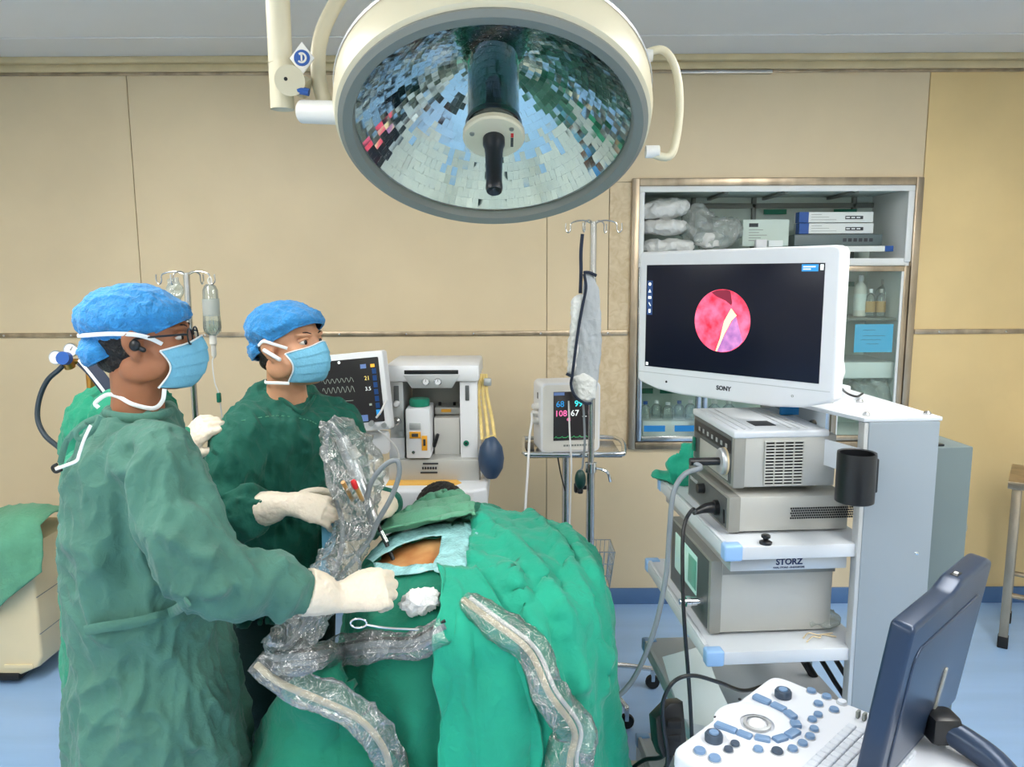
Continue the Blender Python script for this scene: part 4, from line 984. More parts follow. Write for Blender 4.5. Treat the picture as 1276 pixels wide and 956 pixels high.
# ================================================================== infusion stands
def iv_stand(label, X, Y, ztop, hooks, r=.012, bx=.0):
    t = thing('infusion_stand', label, 'stand', (X, Y, 0))
    MB().tube([(0, 0, .10), (0, 0, .95)], r * 1.35, 18, 1).build('lower_pole', M_['steel'], t)
    MB().tube([(0, 0, .9), (0, 0, ztop)], r, 16, 1).build('upper_pole', M_['steel'], t)
    MB().tube([(0, 0, .93), (0, 0, .965)], r * 1.9, 18, 1).build('collar', M_['chrome'], t)
    MB().tube([(r, 0, .945), (.045, -.01, .94), (.065, -.02, .93), (.075, -.02, .895)], .006, 8, 4).build('clamp_handle', M_['chrome'], t)
    for (dx, dy) in hooks:
        MB().tube([(0, 0, ztop - .01), (dx * .4, dy * .4, ztop + .004), (dx * .85, dy * .85, ztop - .005), (dx * .9, dy * .9, ztop - .03), (dx * .98, dy * .98, ztop - .04), (dx * 1.08, dy * 1.08, ztop - .03), (dx * 1.08, dy * 1.08, ztop - .006)], .0028, 8, 5).build('hook', M_['steel'], t)
    for a in range(5):
        an = math.radians(72 * a + 8); d = Vector((math.cos(an), math.sin(an), 0))
        lo = MB().tube([Vector((0, 0, .12)), d * .12 + Vector((0, 0, .115)), d * .27 + Vector((0, 0, .085))], .010, 10, 3).build('leg', M_['steel'], t)
        e = d * .27
        w = MB().lathe([(.008, -.011), (.027, -.010), (.03, 0), (.027, .010), (.008, .011)], Matrix.Translation((e.x, e.y, .03)) @ Matrix.Rotation(math.pi / 2, 4, 'X'), 16, cap0=True, cap1=True).build('castor', M_['black_r'], lo)
        MB().span((e.x - .008, e.y - .015, .035), (e.x + .008, e.y + .015, .09), .003).build('castor_fork', M_['chrome'], lo)
    return t
IP = W(741, 280, 2.92); IX, IY = IP.x - .004, 2.92
ivr = iv_stand('steel infusion stand with the white padded apron hung on it', IX, IY, IP.z + .01, ((-.095, .0), (.098, .0), (.05, .04), (-.04, -.05)), .0125)
kk = MB(); kc = W(716, 618, 2.9); 
c = W(722, 598, 2.9)
bulb = thing('pressure_bulb', 'dark green rubber hand bulb hanging beside the infusion stand', 'rubber bulb', c)
MB().ell((0, 0, 0), (.022, .022, .04)).build('bulb', mat('dark_green_rubber', (14, 58, 52), .4), bulb)
MB().tube([(0, 0, .037), (.008, 0, .05), (.012, .0, .10), (.016, 0, .14), (.012, 0, .25), (.006, .0, .33)], .0045, 8, 4).build('hose', M_['cable_grey'], bulb)
MB().lathe([(.010, -.055), (.012, -.045), (.009, -.035)], n=12, cap0=True, cap1=True).build('valve', M_['black'], bulb)
c = MB(); kp = W(717, 614, 2.96); c.lathe([(.008, 0), (.008, .03), (.020, .032), (.022, .05), (.016, .055), (.0001, .055)], frame(kp + Vector((.05, .05, .005)), (0, 1, 0), (-1, -.4, 0)), 10); 
tag(c.build('clamp_knob', M_['black']), 'black star clamp knob on the tray stand pole', 'knob')
# wire basket on the stand
bk = thing('wire_basket', 'chrome wire basket fixed low on the infusion stand', 'basket', (IX, IY, 0))
bz0, bz1 = W(750, 728, 2.9).z, W(750, 683, 2.9).z
def brect(z, s): return [(.015, -.07 * s, z), (.085 * s + .005, -.07 * s, z), (.085 * s + .005, .07 * s, z), (.015, .07 * s, z), (.015, -.07 * s, z)]
for i in range(4):
    z = bz0 + (bz1 - bz0) * i / 3; MB().tube(brect(z, .8 + .2 * i / 3), .0022, 6, 1).build('basket_ring', M_['steel'], bk)
for i in range(7):
    q = i / 6; y = -.07 + .14 * q
    MB().tube([(.005 + .085 * .8, y * .8, bz0), (.005 + .085, y, bz1)], .0014, 6, 1).build('basket_wire', M_['steel'], bk)
for i in range(5):
    q = i / 4; x = .015 + .07 * q
    for s in (-1, 1): MB().tube([(x * .85, s * .07 * .8, bz0), (x, s * .07, bz1)], .0014, 6, 1).build('basket_wire', M_['steel'], bk)
# apron hung on the stand
ap = thing('padded_apron', 'white grey padded apron with navy edging hung on the infusion stand', 'apron', W(725, 400, 2.88))
def apoly(px, Y, name, m, th, par=None):
    c = W(725, 400, Y); M0 = frame(c, (1, 0, 0), (0, -1, 0)); Mi = M0.inverted()
    pts = [(Mi @ W(x, y, Y)) for x, y in px]; mb = MB()
    n = len(pts)
    mb.prism([(p.x, p.y) for p in pts], M0, th, .004, 2); return mb
out1 = [(728, 340), (736, 338), (745, 360), (749, 400), (748, 440), (744, 475), (738, 500), (730, 504), (720, 500), (713, 490), (712, 472), (716, 430), (720, 400), (726, 372)]
out2 = [(713, 372), (722, 366), (727, 370), (722, 400), (718, 440), (714, 470), (706, 466), (708, 430), (711, 395)]
mb = MB(); 
def puff(px, Y, th):
    P2 = [W(x, y, Y) for x, y in px]; c = sum(P2, Vector()) / len(P2)
    rings = []
    for s, d in ((1.0, 0), (1.0, .3), (.93, .75), (.75, 1.0), (.4, 1.05)): rings.append([c + (p - c) * s + Vector((0, -th * d, 0)) for p in P2])
    back = [[c + (p - c) * s + Vector((0, th * d, 0)) for p in P2] for s, d in ((.4, .5), (.9, .45))]
    return MB().loft(back + rings)
me = puff(out1, 2.905, .022).union('apron_body', .005, 3); displace(me, lambda co, no: cloth_noise(co, .004, 16, (1, 1, .4), 3)); link('apron_body', me, M_['apron_grey'], ap, True, 180)
me = puff(out2, 2.885, .028).union('apron_side', .005, 3); displace(me, lambda co, no: cloth_noise(co, .006, 16, (1, 1, .6), 5)); link('apron_side', me, M_['wrap'], ap, True, 180)
me = puff([(713, 470), (726, 466), (742, 474), (742, 495), (732, 502), (720, 498)], 2.875, .016).union('apron_cuff', .005, 3); displace(me, lambda co, no: cloth_noise(co, .004, 22, (1, 1, 1), 6)); link('apron_cuff', me, M_['wrap'], ap, True, 180)
MB().tube([W(728, 342, 2.86), W(730, 360, 2.855), W(725, 385, 2.85), W(719, 420, 2.845), W(713, 465, 2.845), W(711, 480, 2.85), W(716, 494, 2.85), W(728, 503, 2.85), W(736, 503, 2.855)], .0055, 8, 5).build('edging', M_['navy_cloth'], ap, True)
MB().tube([W(705, 466, 2.848), W(713, 470, 2.845)], .0055, 8, 1).build('edging', M_['navy_cloth'], ap, True)
MB().tube([W(727, 340, 2.88), W(734, 340, 2.88), W(743, 344, 2.885)], .006, 8, 2).build('edging', M_['navy_cloth'], ap, True)
MB().ribbon([W(726, 292, 2.875), W(724, 315, 2.872), W(724, 340, 2.872), W(723, 366, 2.87)], .013, (0, 1, 0)).build('hanging_strap', M_['navy_cloth'], ap, True)
# left infusion stand
IP2 = W(232, 338, 2.75)
ivl = iv_stand('steel infusion stand behind the left surgeon holding a drip bottle', IP2.x, 2.75, IP2.z, ((-.10, 0), (.092, 0), (.035, .05), (-.03, -.05)), .011)
db = thing('drip_bottle', 'clear drip bottle hanging upside down on the left infusion stand', 'bottle', W(263, 390, 2.74))
zc = W(263, 385, 2.74)
MB().lathe([(.0001, .092), (.012, .092), (.02, .085), (.026, .07), (.028, .0), (.031, -.045), (.031, -.065), (.022, -.082), (.013, -.09), (.0001, -.09)], Matrix.Translation(zc), 24).build('bottle_body', M_['bottle'], db, True)
MB().lathe([(.0295, -.078), (.03, -.04), (.0001, -.035)], Matrix.Translation(zc) @ Matrix.Translation((0, 0, 0)), 20).build('remaining_fluid', clear('drip_fluid', (225, 235, 235), .1, .05, facing=.4), db, True)
MB().lathe([(.013, -.088), (.013, -.12), (.009, -.125), (.009, -.16), (.004, -.17)], Matrix.Translation(zc), 16, cap0=True, cap1=True).build('drip_chamber', M_['white_w'], db, True)
MB().tube([zc + Vector((0, 0, .09)), zc + Vector((-.006, 0, .105)), zc + Vector((.003, 0, .118)), zc + Vector((.008, 0, .1)), zc + Vector((0, 0, .09))], .0022, 6, 4).build('hanger_loop', M_['white_w'], db, True)
MB().lathe([(.029, -.02), (.0292, .04)], Matrix.Translation(zc), 20).build('paper_label', clear('faint_label', (225, 230, 228), .05, .3, haze=.3), db, True)
MB().tube([zc + Vector((0, 0, -.168)), W(264, 450, 2.74), W(267, 475, 2.73), W(272, 490, 2.72), W(276, 520, 2.72)], .0022, 6, 5).build('drip_line', M_['cable_white'], db, True)
MB().box(W(272, 494, 2.72), (.014, .014, .035), .003).build('roller_clamp', M_['green_l'], db, True)
bundle_c = W(214, 358, 2.76)
mb = MB().ell((0, 0, 0), (.028, .02, .05)); m_ = mb.union('saline_bag', .004, 2); crumple(m_, .008, 30, 2); o = tag(link('saline_bag', m_, M_['plastic_bag'], None, False, 180), 'small white pouch hanging behind the left infusion stand hooks', 'bag'); o.location = W(217, 360, 2.79)

# ================================================================== oxygen cylinder with regulator
ox = W(112, 470, 2.62)
oc = thing('oxygen_cylinder', 'oxygen cylinder with twin gauge regulator behind the left surgeon', 'gas cylinder', (ox.x, 2.62, 0))
MB().lathe([(.085, 0), (.09, .01), (.09, 1.0), (.08, 1.10), (.05, 1.17), (.025, 1.2), (.025, 1.24)], n=28, cap0=True, cap1=True).build('tank', M_['cylinder'], oc)
vz_ = W(88, 450, 2.6).z
MB().tube([(0, 0, 1.22), (0, 0, vz_ + .01)], .014, 14, 1).build('valve', M_['brass'], oc)
c = W(86, 448, 2.58)
MB().tube([Vector((ox.x, 2.62, vz_)), c], .010, 12, 1).build('regulator_pipe', M_['brass'], oc, True)
MB().tube([c + Vector((0, 0, -.02)), c + Vector((0, -.01, .0)), c + Vector((0, -.02, .02))], .018, 18, 1).build('regulator_body', M_['brass'], oc, True)
MB().tube([c + Vector((.002, -.02, .012)), c + Vector((.003, -.045, .016))], [.022, .022], 20, 1).build('blue_knob', M_['emblem'], oc, True)
for (px, py) in ((70, 443), (88, 434)):
    g = W(px, py, 2.585); fr_ = frame(g, (1, 0, 0), (.12, -1, .1))
    go = MB().lathe([(.0001, -.012), (.021, -.012), (.024, -.008), (.024, .006), (.0225, .008), (.0215, .005), (.0001, .005)], fr_, 28).build('gauge', M_['chrome'], oc, True)
    MB().lathe([(.0212, .0055), (.0001, .0056)], fr_, 24).build('dial_face', M_['white'], go, True)
    MB().tube([fr_ @ Vector((0, 0, .007)), fr_ @ Vector((.009, .012, .007))], .0008, 5, 1).build('needle', M_['print_d'], go, True)
MB().tube([c + Vector((-.015, -.01, -.01)), W(72, 459, 2.56), W(58, 472, 2.55), W(48, 495, 2.54), W(46, 520, 2.53), W(55, 540, 2.52), W(72, 555, 2.5), W(85, 566, 2.48)], .0085, 10, 6).build('rubber_hose', mat('dark_blue_hose', (38, 52, 62), .45), oc, True)

# ================================================================== things at the left edge
bm_ = thing('suction_machine', 'cream wheeled machine at the left edge under a green cloth', 'medical machine', (W(0, 780, 3.15).x, 3.15, 0))
bx = W(0, 780, 3.0)
x1 = W(41, 740, 3.0).x - bm_.location.x
x0 = x1 - .42
MB().prism([(x0, .06), (x1 - .10, .04), (x1 - .02, .075), (x1, .12), (x1, .52), (x1 - .012, .60), (x1 - .06, .62), (x0, .62)], Matrix.Translation((0, .2, 0)) @ Matrix.Rotation(math.pi / 2, 4, 'X'), .34, .012, 3).build('body', M_['beige'], bm_)
MB().span((x0, -.15, .02), (x1 - .10, .21, .05), .006).build('base', M_['black_r'], bm_)
MB().span((x1 - .16, -.145, .07), (x1 - .04, -.139, .09), .002).build('foot_step', M_['beige'], bm_)
for z in (.22, .38): MB().span((x1 - .001, -.14, z), (x1 + .002, .20, z + .003), .0005).build('seam', M_['cab_grey'], bm_)
for k in range(6): MB().span((x0 + .12, -.146, .40 + .012 * k), (x1 - .10, -.139, .406 + .012 * k), .001).build('vent_slat', M_['dev_front'], bm_)
for (a, b) in ((x0 + .05, -.1), (x1 - .14, -.1), (x0 + .05, .16), (x1 - .14, .16)):
    MB().lathe([(.006, -.012), (.02, -.011), (.021, 0), (.02, .011), (.006, .012)], Matrix.Translation((a, b, .021)) @ Matrix.Rotation(math.pi / 2, 4, 'X'), 14, cap0=True, cap1=True).build('castor', M_['black_r'], bm_)
wx = bm_.location.x
mb = MB()
cx_, cy_ = wx + x1, 3.0
rows = []
N = 26
for i in range(N):
    s = i / (N - 1); row = []
    for k in range(28):
        q = k / 27
        X = wx + x0 + .02 + (x1 - x0 + .035 - .11 * max(0, (.35 - s)) ) * q
        if s < .35: Yq, Zq = 3.33 - .36 * (s / .35), .645 + .09 * math.sin(q * 2.4) * math.sin(s / .35 * 2.6) + .05 * math.sin(q * 9) * s
        else:
            h = (s - .35) / .65; ln_ = .38 * (1 - .62 * max(0, q - .35) / .65) ; Yq, Zq = 2.985 - .02 * math.sin(q * 11) - .03 * h, .65 - ln_ * h
        row.append(Vector((X, Yq, Zq)))
    rows.append(row)
me = mb.grid(rows).mesh('green_cloth'); displace(me, lambda c, n: cloth_noise(c, .012, 9, (1, 1, .6), 4))
o = tag(link('green_cloth', me, M_['towel'], None, False, 180), 'faded green cloth thrown over the cream machine at left', 'cloth'); o.modifiers.new('t', 'SOLIDIFY').thickness = .006
cable('floor_pipe', 'white plastic pipe lying on the floor by the skirting, rear one', [(W(44, 757, 3.6).x, 3.64, .012), (W(62, 757, 3.6).x, 3.6, .012), (W(84, 756, 3.6).x, 3.63, .012)], .009, 'white_w', 'pipe')
cable('floor_pipe', 'grey pipe lying on the floor by the skirting, front one', [(W(40, 770, 3.5).x, 3.50, .012), (W(62, 770, 3.5).x, 3.47, .012), (W(100, 768, 3.5).x, 3.50, .012)], .010, 'grey_d', 'pipe')
cable('floor_cable', 'thin dark cable across the floor beside the left surgeon', [WZ(42, 798, .006), WZ(66, 796, .006), WZ(95, 800, .006), WZ(150, 802, .006)], .005, 'black')
tag(MB().prism([(0, 0), (.32, -.02), (.34, .2), (.22, .16)], Matrix.Translation(WZ(52, 796, .0)), .006, .001).build('floor_card', M_['sheet']), 'brown torn card lying flat on the blue floor at left', 'card')

# ================================================================== steel table at the right edge
tb0 = W(1252, 600, 3.32)
tt = thing('steel_table', 'tarnished steel side table cut off by the right edge', 'table', (tb0.x + .01, 3.30, 0), math.radians(-35))
tzz = tb0.z
MB().span((-.01, -.02, tzz - .035), (.55, .36, tzz), .004).build('tabletop', M_['steel_brown'], tt)
for (x, y) in ((.008, .0), (.5, .0), (.008, .31), (.5, .31)):
    lg = MB().span((x - .002, y - .002, .05), (x + .034, y + .034, tzz - .035), .003).build('leg', M_['steel_brown'], tt)
    MB().span((x - .005, y - .005, 0), (x + .037, y + .037, .055), .004).build('rubber_foot', M_['black_r'], lg)
MB().tube([(.025, .017, .25), (.52, .017, .25)], .012, 10, 1).build('cross_rail', M_['steel_brown'], tt); MB().tube([(.025, .327, .25), (.52, .327, .25)], .012, 10, 1).build('cross_rail', M_['steel_brown'], tt)

# ================================================================== operating table and patient
tbl = thing('operating_table', 'operating table on a cream base hidden under green drapes', 'table', (-.10, 2.05, 0))
MB().span((-.26, -.36, .74), (.26, .55, .80), .012).build('table_top', M_['silver'], tbl)
MB().span((-.25, -.35, .80), (.25, .54, .85), .02, 3).build('mattress', M_['mat_black'], tbl)
MB().span((-.12, -.12, .15), (.12, .16, .74), .02).build('column', M_['base_cream'], tbl)
MB().prism([(-.22, -.40), (.22, -.40), (.34, -.30), (.34, .35), (.22, .5), (-.22, .5), (-.30, .4), (-.30, -.3)], Matrix.Translation((0, 0, .085)), .07, .012, 3).build('base', M_['base_cream'], tbl)
for k, (x, y) in enumerate(((.385, .42), (-.28, .42), (.37, -.30), (-.28, -.3))):
    cw = MB().lathe([(.012, -.014), (.042, -.013), (.046, 0), (.042, .013), (.012, .014)], Matrix.Translation((x, y, .046)) @ Matrix.Rotation(math.pi / 2, 4, 'X'), 20, cap0=True, cap1=True).build('castor', M_['black_r'], tbl)
    MB().lathe([(.02, .05), (.026, .075), (.02, .10)], Matrix.Translation((x - .01, y, 0)), 14, cap0=True, cap1=True).build('castor_housing', M_['base_cream'], cw)
MB().tube([(.33, .2, .12), (.345, .28, .14), (.36, .36, .17), (.37, .42, .21)], [.022, .02, .016, .013], 12, 4).build('pedal_arm', M_['base_cream'], tbl)

TC = Vector((-.10, 2.05))
hump = [((-.12, 2.02, .86), (.31, .40, .145)), ((.02, 2.10, .86), (.22, .30, .10)), ((-.14, 2.32, .88), (.19, .11, .10))]
def sring(cx, cy, rx, ry, z, e=3.2, n=64):
    out = []
    for k in range(n):
        a = 2 * math.pi * k / n; c, s = math.cos(a), math.sin(a)
        out.append(Vector((cx + rx * math.copysign(abs(c) ** (2 / e), c), cy + ry * math.copysign(abs(s) ** (2 / e), s), z)))
    return out
form = MB()
form.loft([sring(-.155, 2.02, .445, .46, .16), sring(-.145, 2.02, .42, .45, .35), sring(-.125, 2.02, .375, .43, .60), sring(-.105, 2.02, .338, .405, .80), sring(-.10, 2.02, .325, .385, .88, 2.8), sring(-.10, 2.02, .29, .34, .925, 2.6), sring(-.10, 2.02, .2, .25, .94, 2.4)])
for c, r in hump: form.ell(c, r, n=40, m=24)
form.ell((-.42, 1.70, .43), (.21, .15, .34), n=30, m=20)       # cloth spread towards the left foot
base_me = form.union('base_form', .012, 8)
def hang(co, amp=.016):
    ang = np.arctan2(co[:, 1] - 2.02, (co[:, 0] + .12) * 1.2)
    low = np.clip((.90 - co[:, 2]) / .35, 0, 1)
    f = np.sin(ang * 13 + 2.2 * perlin(co * np.array([2, 2, 1.0]), 3) * 3) * .6 + np.sin(ang * 23 + 4 * perlin(co * 2.2, 6)) * .4
    return amp * low * f
skin_poly = [(466, 703), (478, 693), (496, 683), (512, 677), (530, 673), (549, 672.5), (548, 684), (544, 698), (536, 707), (514, 708.5), (490, 708)]
def inside(P, poly):
    P = np.asarray(P); x, y = P[:, 0], P[:, 1]; res = np.zeros(len(P), bool); n = len(poly)
    for i in range(n):
        (x0, y0), (x1, y1) = poly[i], poly[(i + 1) % n]
        c = (y0 > y) != (y1 > y)
        with np.errstate(divide='ignore', invalid='ignore'):
            res ^= c & (x < (x1 - x0) * (y - y0) / (y1 - y0) + x0)
    return res
# patient body, prone, feet towards the camera
pt = MB()
pt.ell((-.12, 2.02, .855), (.295, .385, .137), n=40, m=24)
pt.ell((-.14, 2.30, .885), (.17, .11, .085)); pt.ell((-.10, 1.78, .86), (.19, .12, .08))
pt.tube([(-.19, 2.36, .93), (-.22, 2.46, .925)], [.06, .055], 16, 1, round_cap=True)
HCt = W(549, 634, 2.47)
pt.ell(HCt, (.075, .095, .075)); pt.ell(HCt + Vector((0, .03, -.045)), (.055, .06, .06))
for s in (-1, 1):
    pt.ell(HCt + Vector((s * .076, .0, -.01)), (.010, .02, .03))
    pt.tube([(-.14 + s * .13, 2.28, .88), (-.16 + s * .17, 2.42, .83), (-.18 + s * .14, 2.56, .84)], [.045, .036, .028], 14, 4, round_cap=True)
    pt.tube([(-.10 + s * .09, 1.80, .86), (-.10 + s * .10, 1.68, .70), (-.10 + s * .10, 1.80, .45)], [.075, .06, .045], 14, 4, round_cap=True)
pm_ = pt.union('patient', .007, 4)
patient = tag(link('person', pm_, M_['skin_iod'], None, False, 180), 'patient lying face down under green drapes with iodine stained back bare', 'person')
hr = MB(); hr.ell(HCt + Vector((0, -.008, .012)), (.082, .1, .078)); hm = hr.union('hair', .005, 2)
displace(hm, lambda c, n: .005 * ridged(c * np.array([60, 25, 60]), 3)); hmo = link('hair', hm, M_['hair'], patient, True, 180)

bm = bmesh.new(); bm.from_mesh(base_me)
bm.verts.ensure_lookup_table()
bmesh.ops.delete(bm, geom=[v for v in bm.verts if v.co.z < .2], context='VERTS')
bm.to_mesh(base_me); bm.free(); base_me.update()
displace(base_me, lambda c, n: hang(c, .02) + cloth_noise(c, .009, 8, (1, 1, .5), 2))
co = np.empty(len(base_me.vertices) * 3); base_me.vertices.foreach_get('co', co); co = co.reshape(-1, 3)
no = np.empty(len(base_me.vertices) * 3); base_me.vertices.foreach_get('normal', no); no = no.reshape(-1, 3)
bvh = BVHTree.FromPolygons([Vector(c) for c in co], [tuple(p.vertices) for p in base_me.polygons])
EYEV = Vector((0, 0, EYE))
def cast(px, py):
    d = ray(px, py).normalized(); h = bvh.ray_cast(EYEV, d)
    if h[0] is not None: return h[0], h[1] if h[1].dot(d) < 0 else -h[1]
    best = None                                          # beyond the outline: the nearest point of the form
    for t in np.linspace(1.4, 2.9, 60):
        q = bvh.find_nearest(EYEV + d * t)
        if best is None or q[3] < best[2]: best = (q[0], q[1], q[3])
    return best[0], best[1]
# the dark green main drape with its window over the back
keep_px = project(co); top = (co[:, 2] > .86)
hole = inside(keep_px, skin_poly) & top & (no[:, 2] > 0)
bm = bmesh.new(); bm.from_mesh(base_me); bm.verts.ensure_lookup_table()
bmesh.ops.delete(bm, geom=[bm.verts[i] for i in np.nonzero(hole)[0]], context='VERTS')
dm = bpy.data.meshes.new('main_drape'); bm.to_mesh(dm); bm.free()
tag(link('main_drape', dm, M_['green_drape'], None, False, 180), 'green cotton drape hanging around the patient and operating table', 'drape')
# the brighter drape over the right half
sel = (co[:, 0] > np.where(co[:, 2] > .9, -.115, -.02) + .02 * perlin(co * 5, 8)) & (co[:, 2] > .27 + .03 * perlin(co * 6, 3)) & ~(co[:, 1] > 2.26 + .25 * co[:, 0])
bm = bmesh.new(); bm.from_mesh(base_me); bm.verts.ensure_lookup_table()
bmesh.ops.delete(bm, geom=[bm.verts[i] for i in np.nonzero(~sel)[0]], context='VERTS')
tm = bpy.data.meshes.new('side_drape'); bm.to_mesh(tm); bm.free(); tm.update()
def fold_lines(c, lines, w, d):
    """soft ridges along lines given in the room"""
    out = np.zeros(len(c))
    for ln2 in lines:
        P = np.array([list(p) for p in ln2]); best = np.full(len(c), 1e9)
        for a, b in zip(P[:-1], P[1:]):
            ab_ = b - a; t = np.clip(((c - a) @ ab_) / (ab_ @ ab_), 0, 1)
            best = np.minimum(best, np.linalg.norm(c - (a + t[:, None] * ab_), axis=1))
        out += d * np.exp(-(best / w) ** 2)
    return out
def on_form(*px): return [cast(x, y)[0] for x, y in px]
tl = [on_form((600, 655), (640, 690), (690, 760), (715, 850)), on_form((655, 650), (690, 690), (722, 760), (738, 860)), on_form((700, 668), (728, 720), (744, 820)), on_form((630, 720), (668, 800), (700, 900))]
displace(tm, lambda c, n: .011 + cloth_noise(c, .0085, 6, (1, 1, .3), 12) + fold_lines(c, tl, .020, .027))
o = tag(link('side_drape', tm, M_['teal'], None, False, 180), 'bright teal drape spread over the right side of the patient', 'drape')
so_ = o.modifiers.new('t', 'SOLIDIFY'); so_.thickness = .004; so_.offset = 1

def patch(left, right, nu, nv, off, fold, relax=3):
    """cloth laid on the form between two outlines; fold(u, v) lifts it"""
    def along(pl, t):
        P = np.array(pl, float); s = np.concatenate([[0], np.cumsum(np.linalg.norm(np.diff(P, axis=0), axis=1))]); s /= s[-1]
        return np.interp(t, s, P[:, 0]), np.interp(t, s, P[:, 1])
    rows = []
    for i in range(nv):
        v = i / (nv - 1); lx, ly = along(left, v); rx, ry = along(right, v); row = []
        for k in range(nu):
            u = k / (nu - 1); p, n = cast(lx + (rx - lx) * u, ly + (ry - ly) * u)
            row.append(p + n * (off + fold(u, v)))
        rows.append(row)
    # relax so the cloth bridges small pits
    A = np.array([[list(p) for p in r] for r in rows])
    for _ in range(relax):
        B = A.copy(); B[1:-1, 0] = .5 * A[1:-1, 0] + .25 * (A[:-2, 0] + A[2:, 0]); B[1:-1, -1] = .5 * A[1:-1, -1] + .25 * (A[:-2, -1] + A[2:, -1]); B[1:-1, 1:-1] = .5 * A[1:-1, 1:-1] + .125 * (A[:-2, 1:-1] + A[2:, 1:-1] + A[1:-1, :-2] + A[1:-1, 2:]); A = B
    return MB().grid([[Vector(p) for p in r] for r in A])
def cloth_obj(name, label, mb, m, thick, cat='drape', seed=0, amp=.003, sc=14):
    me = mb.mesh(name)
    if amp: displace(me, lambda c, n: cloth_noise(c, amp, sc, (1, 1, .6), seed))
    o = tag(link(name, me, M_[m], None, False, 180), label, cat)
    s = o.modifiers.new('t', 'SOLIDIFY'); s.thickness = thick; s.offset = 1
    return o
# pale towel over the shoulders, rolled in folds
cloth_obj('folded_towel', 'faded green folded towel between the patient head and the bare back', patch([(528, 624), (505, 632), (486, 645), (474, 662), (464, 684)], [(560, 621), (578, 630), (588, 640), (594, 648), (596, 657)], 40, 48, .014,
    lambda u, v: .034 * abs(math.sin(v * 4.4 * math.pi + .9 * u)) ** .9 - .01 * (u - .5) ** 2), 'towel', .005, 'towel', 3, .002)
# adhesive film around the bare skin: four strips
fl = .011
film = thing('adhesive_film', 'pale blue adhesive film framing the bare patch of skin', 'film', W(530, 690, 1.9))
def film_strip(l, r, nu, nv, sd):
    me = patch(l, r, nu, nv, fl, lambda u, v: .0015 * math.sin(u * 19 + sd) * math.sin(v * 9)).mesh('film_strip')
    displace(me, lambda c, n: cloth_noise(c, .0022, 30, (1, 1, 1), sd))
    o = link('film_strip', me, M_['incise'], film, True, 180); s = o.modifiers.new('t', 'SOLIDIFY'); s.thickness = .002
film_strip([(458, 698), (480, 676), (511, 661), (550, 656), (560, 656)], [(466, 703), (496, 683), (530, 673), (549, 672), (560, 670)], 8, 30, 1)
film_strip([(549, 657), (549, 672), (545, 696), (537, 707), (540, 716)], [(592, 655), (594, 672), (594, 696), (594, 712), (592, 722)], 24, 24, 2)
film_strip([(466, 703), (490, 708), (514, 708), (537, 706), (545, 705)], [(470, 716), (496, 721), (520, 717), (546, 713), (556, 716)], 8, 26, 3)
# the front flap
def flap_fold(u, v):
    f = .016 * math.exp(-((u - (.32 + .1 * v)) / .05) ** 2) * min(1, v * 3) + .010 * math.sin(u * 9 + v * 3) * v - .0
    f += .035 * math.exp(-((v - .93) / .06) ** 2) * math.exp(-((u - .25) / .2) ** 2)
    return f + .012 * (abs(u - .5) * 2) ** 6
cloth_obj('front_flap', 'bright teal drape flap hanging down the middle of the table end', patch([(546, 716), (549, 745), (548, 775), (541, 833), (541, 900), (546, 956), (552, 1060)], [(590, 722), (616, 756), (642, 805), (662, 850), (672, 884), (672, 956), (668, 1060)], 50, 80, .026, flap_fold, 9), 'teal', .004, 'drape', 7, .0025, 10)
# lower left cloth bunch lapping out over the floor side
cloth_obj('lower_drape', 'green drape fold bunched at the lower left of the table', patch([(410, 838), (385, 862), (330, 900), (300, 935), (276, 956), (240, 1040)], [(470, 900), (480, 915), (500, 935), (520, 960), (530, 1000), (540, 1060)], 50, 50, .03,
    lambda u, v: .014 * math.sin(v * 9 + u * 4) + .012 * math.sin(u * 11 - v * 4) + .03 * math.exp(-((v - .1) / .12) ** 2)), 'green_drape', .005, 'drape', 9, .006, 8)
# gauze pad
gc = cast(522, 764)[0]
blob('gauze_pad', 'white crumpled gauze pad lying on the drape', 'gauze', [(gc + Vector((0, .0, .03)), (.042, .03, .026)), (gc + Vector((.018, .0, .035)), (.03, .026, .024)), (gc + Vector((-.02, -.005, .022)), (.03, .024, .02))], 'gauze', .0045, .012, 34, 3)
# forceps ring on the drape
fc = thing('forceps', 'steel forceps ring lying on the plastic sleeve', 'forceps', W(445, 775, 1.55))
p = W(445, 776, 1.52)
MB().tube([p + Vector((.017 * math.cos(a), 0, .010 * math.sin(a))) for a in np.linspace(0, 6.28, 14)], .0022, 8, 2).build('finger_ring', M_['chrome'], fc, True)
MB().tube([p + Vector((.016, 0, -.003)), W(480, 782, 1.53), W(520, 784, 1.56)], .0025, 8, 3).build('shank', M_['chrome'], fc, True)

# ================================================================== clear plastic sleeves with hoses inside
def sleeve(name, label, pts, rad, inner, seed, flat=.62, amp=.010):
    t = thing(name, label, 'plastic sleeve', pts[0])
    P, par = smooth_path(pts, 10); rr_ = np.interp(par, range(len(pts)), rad)
    me = MB().tube(P, list(rr_), 36, 1, ry=[r * flat for r in rr_], up=(0, -.6, .8), caps=False).mesh('plastic_film')
    bm = bmesh.new(); bm.from_mesh(me); bmesh.ops.subdivide_edges(bm, edges=bm.edges[:], cuts=1, use_grid_fill=True); bm.to_mesh(me); bm.free()
    displace(me, lambda c, n: amp * .8 * (ridged(c * 13, seed) - .35) + amp * 1.2 * perlin(c * 9, seed + 2) + amp * .22 * ridged(c * 45, seed + 4))
    link('plastic_film', me, M_['plastic'], t, True, 28)
    for k, (off, r, m) in enumerate(inner):
        MB().tube([p + Vector(off) for p in pts], r, 10, 8).build('inner_hose', M_[m], t, True)
    return t
def F(px, py, lift=.03):
    p, n = cast(px, py); return p + n * lift
